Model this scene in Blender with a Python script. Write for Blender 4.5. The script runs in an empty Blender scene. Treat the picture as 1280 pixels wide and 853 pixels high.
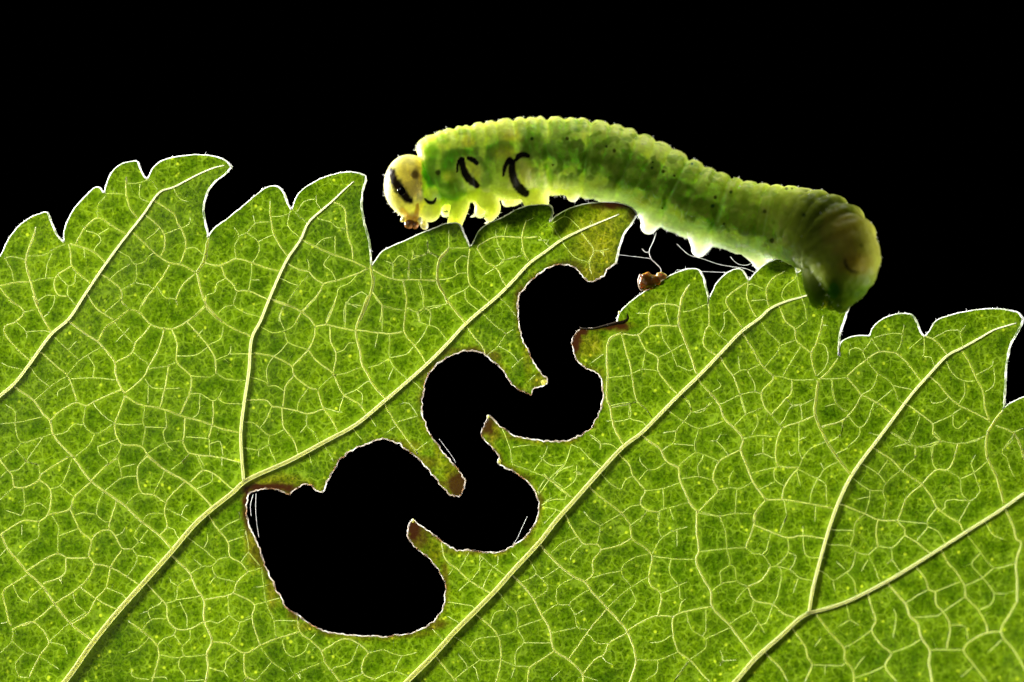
import bpy, bmesh, math, random
import numpy as np
from mathutils import Vector, kdtree, noise as mnoise
from mathutils.geometry import delaunay_2d_cdt

random.seed(7)
rng = np.random.default_rng(7)
SC = bpy.context.scene
COL = SC.collection

# ------------------------------------------------------------------ camera
# macro scale: one photo pixel is 0.032 mm on the plane of the leaf (y = 0)
PX = 0.032                      # mm per photo pixel
DIST = 180.0                    # mm from lens to leaf
MM = 0.001
cam_d = bpy.data.cameras.new('camera')
cam = bpy.data.objects.new('camera', cam_d)
COL.objects.link(cam)
cam.location = (0, -DIST * MM, 0)
cam.rotation_euler = (math.radians(90), 0, 0)
cam_d.sensor_width = 36.0
cam_d.lens = 36.0 * DIST / (1280 * PX)
cam_d.clip_start = 0.005
cam_d.clip_end = 10.0
cam_d.dof.use_dof = True
cam_d.dof.focus_distance = (DIST - 0.1) * MM
cam_d.dof.aperture_fstop = 16.0
SC.camera = cam

# ------------------------------------------------------------------ world: unlit black studio
W = bpy.data.worlds.new('World')
SC.world = W
W.use_nodes = True
bg = W.node_tree.nodes['Background']
bg.inputs['Color'].default_value = (0, 0, 0, 1)
bg.inputs['Strength'].default_value = 0.0


# ------------------------------------------------------------------ lamps: strobes behind the leaf, added fills above and in front, outside the view
def lamp(name, loc, target, size, power, color):
    d = bpy.data.lights.new(name, 'AREA')
    d.shape = 'DISK'
    d.size = size * MM
    d.energy = power
    d.color = color
    o = bpy.data.objects.new(name, d)
    COL.objects.link(o)
    o.location = Vector(loc) * MM
    v = (Vector(target) - Vector(loc))
    o.rotation_euler = v.to_track_quat('-Z', 'Y').to_euler()
    return o


lamp('key_strobe', (-236, 215, 64), (0, 0, -2), 90, 6.7, (1.0, 0.98, 0.93))
lamp('rim_strobe', (250, 62, -140), (2, 0, 2), 70, 1.5, (1.0, 0.99, 0.96))
lamp('top_fill', (70, 150, 270), (5, 0, 4), 110, 0.8, (1.0, 0.99, 0.96))  # added fill lamp that lifts the larva's brightness
lamp('front_fill', (-150, -190, 120), (0, 0, 2), 120, 0.10, (1.0, 0.98, 0.95))  # added weak fill lamp on the camera side

SC.view_settings.view_transform = 'Standard'
SC.view_settings.look = 'None'
SC.view_settings.exposure = 0.0
SC.view_settings.gamma = 1.0
SC.view_settings.use_curve_mapping = False
SC.cycles.use_denoising = True
SC.cycles.max_bounces = 12
SC.cycles.transmission_bounces = 8
SC.cycles.diffuse_bounces = 6
SC.cycles.sample_clamp_indirect = 8.0


# ------------------------------------------------------------------ helpers
def P(px, py, y=0.0):
    """photo pixel at depth y (mm behind the leaf plane) -> mm"""
    k = PX * (DIST + y) / DIST
    return ((px - 640.0) * k, y, (426.5 - py) * k)


def to_px(co):
    """mm array -> pixel coordinates"""
    k = PX * (DIST + co[:, 1]) / DIST
    return co[:, 0] / k + 640.0, 426.5 - co[:, 2] / k


def mesh_obj(name, verts_mm, faces, mat, parent=None, smooth=True, origin=(0, 0, 0)):
    v = (np.asarray(verts_mm, dtype=np.float64) - np.asarray(origin)) * MM
    me = bpy.data.meshes.new(name)
    me.from_pydata(v.tolist(), [], faces)
    if smooth:
        me.polygons.foreach_set('use_smooth', [True] * len(me.polygons))
    me.materials.append(mat)
    me.update()
    o = bpy.data.objects.new(name, me)
    COL.objects.link(o)
    if parent is not None:
        o.parent = parent
    else:
        o.location = Vector(origin) * MM
    return o


def tag(o, label=None, cat=None, group=None, kind=None):
    if label: o['label'] = label
    if cat: o['category'] = cat
    if group: o['group'] = group
    if kind: o['kind'] = kind
    return o


def pts(s):
    return np.array([[float(a) for a in p.split(',')] for p in s.split()])


def catmull(p, step, closed=False):
    p = np.asarray(p, float)
    n = len(p)
    if n < 3:
        L = np.linalg.norm(p[-1] - p[0])
        t = np.linspace(0, 1, max(2, int(L / step) + 1))[:, None]
        return p[0] * (1 - t) + p[-1] * t
    e = np.vstack([2 * p[0] - p[1], p, 2 * p[-1] - p[-2]])
    out = []
    for i in range(n - 1):
        p0, p1, p2, p3 = e[i], e[i + 1], e[i + 2], e[i + 3]
        d = lambda a, b: max(np.linalg.norm(b[:2] - a[:2]), 1e-6) ** 0.5
        t0 = 0; t1 = t0 + d(p0, p1); t2 = t1 + d(p1, p2); t3 = t2 + d(p2, p3)
        m = max(2, int(np.linalg.norm(p2[:2] - p1[:2]) / step) + 1)
        for t in np.linspace(t1, t2, m, endpoint=False):
            a1 = (t1 - t) / (t1 - t0) * p0 + (t - t0) / (t1 - t0) * p1
            a2 = (t2 - t) / (t2 - t1) * p1 + (t - t1) / (t2 - t1) * p2
            a3 = (t3 - t) / (t3 - t2) * p2 + (t - t2) / (t3 - t2) * p3
            b1 = (t2 - t) / (t2 - t0) * a1 + (t - t0) / (t2 - t0) * a2
            b2 = (t3 - t) / (t3 - t1) * a2 + (t - t1) / (t3 - t1) * a3
            out.append((t2 - t) / (t2 - t1) * b1 + (t - t1) / (t2 - t1) * b2)
    out.append(p[-1])
    return np.array(out)


class Buf:
    def __init__(self):
        self.v, self.f = [], []

    def tube(self, path, rad, sides=8, ref=(0, 1, 0), squash=1.0, caps=True):
        """closed tube along path (mm), rad per point, 'squash' scales the depth axis"""
        path = np.asarray(path, float)
        n = len(path)
        rad = np.broadcast_to(np.asarray(rad, float), (n,))
        T = np.gradient(path, axis=0)
        T /= np.maximum(np.linalg.norm(T, axis=1)[:, None], 1e-9)
        B = np.asarray(ref, float) - T * (T @ np.asarray(ref, float))[:, None]
        B /= np.maximum(np.linalg.norm(B, axis=1)[:, None], 1e-9)
        N = np.cross(B, T)
        o = len(self.v)
        for i in range(n):
            for k in range(sides):
                a = 2 * math.pi * k / sides
                self.v.append(path[i] + rad[i] * (math.cos(a) * N[i] + squash * math.sin(a) * B[i]))
        for i in range(n - 1):
            for k in range(sides):
                k2 = (k + 1) % sides
                self.f.append((o + i * sides + k, o + i * sides + k2, o + (i + 1) * sides + k2, o + (i + 1) * sides + k))
        if caps:
            self.f.append(tuple(o + k for k in range(sides))[::-1])
            self.f.append(tuple(o + (n - 1) * sides + k for k in range(sides)))

    def ball(self, c, r, rot=None, seg=20, rings=12, warp=None):
        o = len(self.v)
        c = np.asarray(c, float); r = np.asarray(r, float)
        R = np.eye(3) if rot is None else rot
        grid = []
        for i in range(rings + 1):
            th = math.pi * i / rings
            row = []
            for k in range(seg):
                if i in (0, rings) and k > 0:
                    row.append(row[0]); continue
                ph = 2 * math.pi * k / seg
                d = np.array([math.sin(th) * math.cos(ph), math.sin(th) * math.sin(ph), math.cos(th)])
                q = d * r
                if warp is not None: q = warp(q, d)
                row.append(len(self.v))
                self.v.append(c + R @ q)
            grid.append(row)
        for i in range(rings):
            for k in range(seg):
                k2 = (k + 1) % seg
                q = [grid[i][k], grid[i + 1][k], grid[i + 1][k2], grid[i][k2]]
                q2 = []
                for x in q:
                    if x not in q2: q2.append(x)
                if len(q2) >= 3: self.f.append(tuple(q2))


# ------------------------------------------------------------------ materials
def nt_mat(name):
    m = bpy.data.materials.new(name)
    m.use_nodes = True
    nt = m.node_tree
    for n in list(nt.nodes):
        nt.nodes.remove(n)
    out = nt.nodes.new('ShaderNodeOutputMaterial')
    return m, nt, out


def N(nt, typ, **kw):
    n = nt.nodes.new(typ)
    for k, v in kw.items():
        if k in n.inputs:
            n.inputs[k].default_value = v
        else:
            setattr(n, k, v)
    return n


def mixc(nt, a, b, fac, blend='MIX'):
    n = nt.nodes.new('ShaderNodeMix')
    n.data_type = 'RGBA'
    n.blend_type = blend
    for sock, val in ((n.inputs['Factor'], fac), (n.inputs[6], a), (n.inputs[7], b)):
        if hasattr(val, 'is_linked') or hasattr(val, 'links'):
            nt.links.new(val, sock)
        else:
            sock.default_value = val
    return n.outputs[2]


def ramp(nt, src, stops):
    r = nt.nodes.new('ShaderNodeValToRGB')
    el = r.color_ramp.elements
    while len(el) < len(stops): el.new(0.5)
    for e, (p, c) in zip(el, stops):
        e.position = p
        e.color = c if len(c) == 4 else (*c, 1)
    nt.links.new(src, r.inputs['Fac'])
    return r.outputs['Color']


def mat_lamina():
    m, nt, out = nt_mat('leaf_tissue')
    tc = N(nt, 'ShaderNodeTexCoord')
    big = N(nt, 'ShaderNodeTexNoise', Scale=150.0, Detail=5.0, Roughness=0.6)
    mid = N(nt, 'ShaderNodeTexNoise', Scale=1500.0, Detail=3.0, Roughness=0.6)
    fine = N(nt, 'ShaderNodeTexNoise', Scale=8500.0, Detail=3.0, Roughness=0.75)
    cell = N(nt, 'ShaderNodeTexVoronoi', Scale=5200.0)
    spot = N(nt, 'ShaderNodeTexVoronoi', Scale=2600.0)
    for n in (big, mid, fine, cell, spot):
        nt.links.new(tc.outputs['Object'], n.inputs['Vector'])
    c = ramp(nt, mid.outputs['Fac'], [(0.30, (0.0190, 0.046, 0.0004)), (0.70, (0.047, 0.085, 0.0010))])
    c = mixc(nt, c, ramp(nt, big.outputs['Fac'], [(0.34, (0.74, 0.80, 0.7)), (0.66, (1.20, 1.10, 1.0))]), 1.0, 'MULTIPLY')
    c = mixc(nt, c, ramp(nt, fine.outputs['Fac'], [(0.35, (0.32, 0.38, 0.3)), (0.61, (1.42, 1.32, 1.4))]), 1.0, 'MULTIPLY')
    c = mixc(nt, c, ramp(nt, cell.outputs['Distance'], [(0.0, (1.12, 1.1, 1.1)), (0.75, (0.74, 0.78, 0.7))]), 1.0, 'MULTIPLY')
    # finest network of veins: broken, faint, too small to model
    dis = N(nt, 'ShaderNodeTexNoise', Scale=2200.0, Detail=2.0)
    nt.links.new(tc.outputs['Object'], dis.inputs['Vector'])
    sc_ = N(nt, 'ShaderNodeVectorMath', operation='SCALE'); sc_.inputs['Scale'].default_value = 0.00022
    nt.links.new(dis.outputs['Color'], sc_.inputs[0])
    ad = N(nt, 'ShaderNodeVectorMath', operation='ADD')
    nt.links.new(tc.outputs['Object'], ad.inputs[0]); nt.links.new(sc_.outputs[0], ad.inputs[1])
    net = N(nt, 'ShaderNodeTexVoronoi', feature='DISTANCE_TO_EDGE', Scale=2700.0)
    nt.links.new(ad.outputs[0], net.inputs['Vector'])
    nl_ = ramp(nt, net.outputs['Distance'], [(0.015, (1, 1, 1)), (0.085, (0, 0, 0))])
    ng = ramp(nt, mid.outputs['Fac'], [(0.40, (0.03, 0.03, 0.03)), (0.60, (0.42, 0.42, 0.42))])
    nm_ = N(nt, 'ShaderNodeMath', operation='MULTIPLY')
    nt.links.new(nl_, nm_.inputs[0]); nt.links.new(ng, nm_.inputs[1])
    c = mixc(nt, c, (0.105, 0.165, 0.010, 1), nm_.outputs[0])
    # sparse bright oil-cell specks
    sp = ramp(nt, spot.outputs['Distance'], [(0.10, (1, 1, 1)), (0.22, (0, 0, 0))])
    gate = ramp(nt, mid.outputs['Fac'], [(0.47, (0, 0, 0)), (0.60, (0.75, 0.75, 0.75))])
    f = N(nt, 'ShaderNodeMath', operation='MULTIPLY')
    nt.links.new(sp, f.inputs[0]); nt.links.new(gate, f.inputs[1])
    c = mixc(nt, c, (0.20, 0.25, 0.010, 1), f.outputs[0])
    # dead tissue round the bites (painted wear)
    at = N(nt, 'ShaderNodeAttribute', attribute_name='wear')
    sep = N(nt, 'ShaderNodeSeparateColor')
    nt.links.new(at.outputs['Color'], sep.inputs['Color'])
    nf = N(nt, 'ShaderNodeMath', operation='MULTIPLY')
    nf.inputs[1].default_value = 0.48
    nt.links.new(sep.outputs['Blue'], nf.inputs[0])
    c = mixc(nt, c, (0.098, 0.150, 0.006, 1), nf.outputs[0])
    c = mixc(nt, c, (1.9, 1.12, 1.6, 1), sep.outputs['Green'], 'MULTIPLY')
    c = mixc(nt, c, (0.014, 0.0045, 0.001, 1), sep.outputs['Red'])
    tr = N(nt, 'ShaderNodeBsdfTranslucent')
    df = N(nt, 'ShaderNodeBsdfDiffuse')
    gl = N(nt, 'ShaderNodeBsdfGlossy', Roughness=0.45)
    nt.links.new(c, tr.inputs['Color'])
    dc = mixc(nt, c, (0.30, 0.32, 0.30, 1), 1.0, 'MULTIPLY')
    nt.links.new(dc, df.inputs['Color'])
    bump = N(nt, 'ShaderNodeBump', Strength=0.55, Distance=0.00006)
    nt.links.new(fine.outputs['Fac'], bump.inputs['Height'])
    for n in (tr, df, gl):
        nt.links.new(bump.outputs['Normal'], n.inputs['Normal'])
    a = N(nt, 'ShaderNodeAddShader')
    nt.links.new(tr.outputs[0], a.inputs[0]); nt.links.new(df.outputs[0], a.inputs[1])
    mx = N(nt, 'ShaderNodeMixShader', Fac=0.03)
    nt.links.new(a.outputs[0], mx.inputs[1]); nt.links.new(gl.outputs[0], mx.inputs[2])
    nt.links.new(mx.outputs[0], out.inputs['Surface'])
    return m


def mat_sss(name, color, radius_mm, rough=0.45, spec=0.4, var=0.12, scale=2500.0, attr=None, aniso=0.0, rb=0.55, stops=None, bump=0.0, bscale=4000.0):
    m, nt, out = nt_mat(name)
    b = N(nt, 'ShaderNodeBsdfPrincipled')
    tc = N(nt, 'ShaderNodeTexCoord')
    nz = N(nt, 'ShaderNodeTexNoise', Scale=scale, Detail=3.0, Roughness=0.6)
    nt.links.new(tc.outputs['Object'], nz.inputs['Vector'])
    if attr:
        at = N(nt, 'ShaderNodeAttribute', attribute_name=attr)
        base = at.outputs['Color']
    else:
        base = (*color, 1)
    v = ramp(nt, nz.outputs['Fac'], stops or [(0.3, (1 - var,) * 3), (0.7, (1 + var * 0.4,) * 3)])
    c = mixc(nt, base, v, 1.0, 'MULTIPLY')
    nt.links.new(c, b.inputs['Base Color'])
    b.inputs['Subsurface Weight'].default_value = 1.0
    b.inputs['Subsurface Radius'].default_value = (1.0, 1.0, rb)
    b.inputs['Subsurface Scale'].default_value = radius_mm * MM
    b.inputs['Subsurface Anisotropy'].default_value = aniso
    b.inputs['Roughness'].default_value = rough
    b.inputs['Specular IOR Level'].default_value = spec
    if bump:
        n2 = N(nt, 'ShaderNodeTexNoise', Scale=bscale, Detail=4.0, Roughness=0.6)
        nt.links.new(tc.outputs['Object'], n2.inputs['Vector'])
        bp = N(nt, 'ShaderNodeBump', Strength=bump, Distance=0.00008)
        nt.links.new(n2.outputs['Fac'], bp.inputs['Height'])
        nt.links.new(bp.outputs['Normal'], b.inputs['Normal'])
    nt.links.new(b.outputs[0], out.inputs['Surface'])
    return m


def mat_solid(name, color, rough=0.4, var=0.3, scale=3000.0, spec=0.5, trans=0.0):
    m, nt, out = nt_mat(name)
    b = N(nt, 'ShaderNodeBsdfPrincipled')
    tc = N(nt, 'ShaderNodeTexCoord')
    nz = N(nt, 'ShaderNodeTexNoise', Scale=scale, Detail=3.0)
    nt.links.new(tc.outputs['Object'], nz.inputs['Vector'])
    v = ramp(nt, nz.outputs['Fac'], [(0.3, (1 - var,) * 3), (0.7, (1 + var * 0.5,) * 3)])
    nt.links.new(mixc(nt, (*color, 1), v, 1.0, 'MULTIPLY'), b.inputs['Base Color'])
    b.inputs['Roughness'].default_value = rough
    b.inputs['Specular IOR Level'].default_value = spec
    b.inputs['Transmission Weight'].default_value = trans
    nt.links.new(b.outputs[0], out.inputs['Surface'])
    return m


M_LAM = mat_lamina()
M_VEIN = mat_sss('vein_tissue', (0.87, 0.90, 0.46), 0.52, rb=0.8, spec=0.1, rough=0.5, var=0.10)
M_VEIN2 = mat_sss('side_vein_tissue', (0.68, 0.76, 0.27), 0.105, rb=0.9, spec=0.1, rough=0.5, var=0.15)
M_VEINS = mat_sss('lateral_vein_tissue', (0.78, 0.84, 0.38), 0.115, rb=0.9, spec=0.1, rough=0.5, var=0.12)
M_VEIN3 = mat_sss('small_vein_tissue', (0.54, 0.66, 0.17), 0.088, rb=0.9, spec=0.05, rough=0.5, var=0.2)
M_VEINLET = mat_sss('veinlet_tissue', (0.36, 0.50, 0.06), 0.055, rb=0.9, spec=0.02, rough=0.5, var=0.15)
M_MARGIN = mat_sss('margin_tissue', (0.97, 0.97, 0.92), 0.25, rough=0.3, spec=0.6, rb=1.0, scale=2200.0, stops=[(0.38, (0.16, 0.22, 0.08)), (0.50, (0.62, 0.66, 0.50)), (0.62, (1.0, 1.0, 1.0))])
M_BITE = mat_sss('bitten_edge_tissue', (0.84, 0.82, 0.74), 0.2, rough=0.4, spec=0.6, rb=1.0, scale=1900.0, stops=[(0.40, (0.06, 0.03, 0.015)), (0.52, (0.36, 0.28, 0.20)), (0.68, (1.0, 1.0, 1.0))])
M_HAIR = mat_sss('leaf_hair', (0.97, 0.97, 0.95), 0.05, rough=0.25, spec=0.6, var=0.05, rb=1.0)
M_SILK = mat_sss('silk', (0.95, 0.95, 0.97), 0.05, rough=0.2, spec=0.8, var=0.3, scale=9000.0, rb=1.0)
M_BODY = mat_sss('larva_skin', (0.5, 0.6, 0.2), 2.1, rough=0.40, spec=0.02, var=0.10, scale=1500.0, attr='pigment', rb=0.65, bump=1.0, bscale=2200.0)
M_EYE = mat_solid('larva_eye', (0.006, 0.005, 0.004), rough=0.15)
M_JAW = mat_sss('larva_jaw', (0.42, 0.17, 0.05), 0.15, rough=0.2, spec=0.6, var=0.35)
M_PALP = mat_sss('larva_palp', (0.88, 0.80, 0.52), 0.3, rough=0.2, spec=0.6, var=0.2)
M_CRUMB = mat_sss('amber_crumb', (0.62, 0.27, 0.03), 0.25, rough=0.25, spec=0.6, var=0.6, scale=2600.0, bump=0.6, bscale=5000.0)
M_CRUMB2 = mat_sss('pale_crumb', (0.85, 0.55, 0.25), 0.25, rough=0.3, spec=0.6, var=0.4, scale=2600.0, bump=0.6, bscale=5000.0)
M_BURNT = mat_solid('dried_tissue', (0.06, 0.028, 0.008), rough=0.6, var=0.5)

# ------------------------------------------------------------------ leaf outline (pixels); each natural tooth, then the bitten inlet
TEETH_LEFT = [
    "-40,352 -20,338 0,320 12,297 30,277 50,267 59,266 64,277 72,295 80,303",
    "80,303 80,290 84,277 92,262 107,245 120,234 125,235 130,241",
    "130,241 133,230 140,215 152,205 163,202 172,202 175,210 180,220 184,224",
    "184,224 187,218 191,211 200,202 215,197 232,194.5 252,193.5 270,196 282,201 290,209",
    "290,209 280,219 267,229 259,242 254.5,260 256,275 259,288 260,297",
    "260,297 267,286 282,275 302,259 320,244 332,235 344,232.5 350,235 355,242 360,255 364,262",
    "364,262 367,256 369,249 375,240 390,229 410,220 430,215.5 447,216 457,220",
    "457,220 457.5,226 454,237 452,255 455,277 461,300 463,315 464,333",
    "464,333 469,326 477,315 492,307 510,299 527,291 545,284.5 558,279.5 574,280 580,292 588,309",
    "588,309 593,300 598,289.6 611.6,279 630,271 646,262 662,257 680,256 689,258 691,264 687.5,278",
    "687.5,278 694,271 705,264 726,256 752.6,253 774,253.7 790,260 796.5,268",
    "796.5,268 790,279 780.6,292 774,311 770,329.5",
]
BITE = [
    "770,329.5 760.6,336 752.6,345.5 742,352 732.7,351 726,343 717,334 702,330 687,334 672,344 660,355 650,367 647,385 648,402 651,420 659,437 666,452 675,465 684,474",
    "684,474 682,480 675,483 666,486 664,494",
    "664,494 652,489 640,482 635,472 625,461 615,451 605,442 597,439 585,439 570,442 555,450 542,460 532,475 529,490 527,507 530,524 536,540 549,559 565.5,579 580,599 581,607 573.7,621.7",
    "573.7,621.7 562,617 549,604 536,589 523,574 506,561 490,551 477,549.5 460.5,553 441,562.6 427.7,572.5 416,589 409.6,602 404,615",
    "404,615 395,613.5 390,606 382,605 368.6,612 362,619.4",
    "362,619.4 350.5,613.5 336,611 319,613.5 311,618.4 308,635 309.5,651 319,674 326,691 332.5,710 339,723.5 349,743 359,761 372,769 385,779 405,789 427.7,793 457,795.6 490,795 519.5,790.7 536,781 551,766 555.6,749.7 557,730 551,717 539,700.5 523,687 513,677.5 510,668 511,656 515.6,650.6",
    "515.6,650.6 523,656 536,664 552,676 569,687 585,688 608,691 628,689 644,681 660.6,667.7 670.5,651 674,631.6 669,615 657,600 637.7,587 624.5,580.7",
    "624.5,580.7 623,572.5 614.7,559 601.6,543 605,532 611,520",
    "611,520 614.7,521.6 628,535 644,544.6 674,551 700,552 725,545 740,533 747,522 751,510 754.5,495 752.5,482.5 749,470 737.5,462.5 725,455 717.5,442.5 715,430 720,417.5 725,410",
    "725,410 740,411 755,407.5 771,404",
]
TEETH_RIGHT = [
    "771,404 774,392 782.5,382.5 797.5,370 815,359 832.5,347.5 847.5,340 862.5,336 874,337.5 879,346 882.5,360 886,373",
    "886,373 890,366 895,355 905,344 917.5,337 926,336.5 932.5,345 936,351",
    "936,351 945,340 957.5,330 972.5,324 986,325.5 994,331 996,342",
    "996,342 1002,338 1010,335 1022.5,334 1045,334 1065,338 1078,346",
    "1078,346 1070,362 1061,384 1055,402.5 1050,418 1048.6,432 1048.8,445",
    "1048.8,445 1051.5,428 1060,422.5 1072.5,419.5 1087.5,420",
    "1087.5,420 1090,411 1100,401 1115,394 1130,392 1140,394 1146,402.5 1151,415 1156,421",
    "1156,421 1162.5,412.5 1170,401 1185,395 1210,389 1235,386 1255,387 1272.5,391 1279,399",
    "1279,399 1275,410 1264,430 1259,450 1257,472.5 1256,495 1255,510",
    "1255,510 1262.5,504 1280,496 1310,485 1340,482 1365,488 1385,505",
    "1385,505 1375,530 1370,560 1372,590",
    "1372,590 1400,575 1440,575 1470,600 1480,640 1470,720 1430,850 1370,950 1240,1010 1000,1040 640,1050 250,1040 0,1010 -130,960 -220,860 -255,720 -250,580 -220,470 -170,400 -110,362 -70,353 -40,352",
]

nat_l = [catmull(pts(s), 2.0) for s in TEETH_LEFT]
nat_r = [catmull(pts(s), 2.0) for s in TEETH_RIGHT[:-1]] + [catmull(pts(TEETH_RIGHT[-1]), 12.0)]


def rough_edge(p, amp):
    d = np.gradient(p, axis=0)
    d /= np.maximum(np.linalg.norm(d, axis=1)[:, None], 1e-6)
    nrm = np.stack([-d[:, 1], d[:, 0]], 1)
    o = np.array([mnoise.noise(Vector((q[0] / 9.0, q[1] / 9.0, 3.1))) * 1.3 + mnoise.noise(Vector((q[0] / 3.0, q[1] / 3.0, 8.1))) for q in p]) * amp + (np.array([abs(mnoise.noise(Vector((q[0] / 11.0, q[1] / 11.0, 17.0)))) for q in p]) - 0.25) * amp * 1.8 * (amp > 0.5)
    o[0] = o[-1] = 0
    return p + nrm * o[:, None]


bite = [rough_edge(catmull(pts(s), 1.4), 1.15) for s in BITE]
nat_l = [rough_edge(p, 0.35) for p in nat_l]
nat_r = [rough_edge(p, 0.35) for p in nat_r]
loop = np.vstack([seg[:-1] for seg in nat_l + bite + nat_r])


RX0, RY0, RSUB = -300, 150, 2          # raster of the leaf's area, half-pixel cells
_xs = np.arange(-300, 1520, 1.0 / RSUB)
_ys = np.arange(150, 1080, 1.0 / RSUB) + 0.013
RMASK = np.zeros((len(_ys), len(_xs)), bool)
_l2 = np.roll(loop, -1, axis=0)
for _i, _y in enumerate(_ys):
    _m = (loop[:, 1] > _y) != (_l2[:, 1] > _y)
    _c = np.sort(loop[_m, 0] + (_y - loop[_m, 1]) / (_l2[_m, 1] - loop[_m, 1]) * (_l2[_m, 0] - loop[_m, 0]))
    RMASK[_i] = (np.searchsorted(_c, _xs) % 2) == 1


def inside(q, poly=None):
    i = np.clip(((q[:, 1] - RY0) * RSUB).round().astype(int), 0, len(_ys) - 1)
    j = np.clip(((q[:, 0] - RX0) * RSUB).round().astype(int), 0, len(_xs) - 1)
    return RMASK[i, j]


# ------------------------------------------------------------------ veins (width in px : points); traced in windows of the photograph (x0, y0, zoom)
MAIN = [
    ("5.5 4.6 3.6 2.6 1.3", "-150,640 -60,547 0,495 17.5,480 37,455 65,417 85,400 105,370 125,340 145,312 162,290 180,267 200,240 217,234 250,217 270,209 280,207"),
    ("9 8.5 8 7.5 6.5 5.2 4.8 4.4 3.6 1.4", "-60,1010 40,900 86,846 113,807.6 145,767.5 178,730.5 215,689 243,656 264,637 290.6,616 306,602 362,576 404.7,553 444,531.5 480,502 500,485 535,454 560,429 582,405 622.5,370 640,352.5 662,329 680,316 702,300 726,288 747,279 774,268"),
    ("9 8.2 7.6 6.6 5.4 4.6 3.0 1.4", "420,950 509,852 541.5,819.5 568,790 595,763 618.6,739 642,712.7 675,677 696,650 719.5,623.7 750.6,588.6 780,557.6 801,542 821,522 847.5,495 872.5,471 897.5,445 927.5,414 950,397.5 962.5,386 985,376 1000,372 1030,362 1050,352"),
    ("9 8 7 6.5", "800,990 860,910 920,851 942.5,825 976,795 1000,773 1012,766"),
    ("5.6 5 5 4.6 4 3 1.5", "1011,768 1015.6,739 1025,701 1038,656 1049,626 1062.5,598 1080,572 1095,552.5 1117.5,522.5 1140,492.5 1160,470 1185,444 1202.5,435 1227.5,421 1242.5,412.5 1270,404"),
    ("6 5.4 5 4.6 3", "1008,767 1025,763 1059,752 1107.5,727.5 1145,705 1175,686 1212.5,662 1254,635.6 1280,617 1340,577 1400,540"),
    ("5 4.6 4.2 3.6 2.6 1.3", "305,603 303,582.5 301,542.5 305,505 311,465 315,422 325,402.5 336,375 350,342.5 360,322.5 376,299 385,279 402.5,262.5 416,251 430,237.5 442,227"),
]
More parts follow.
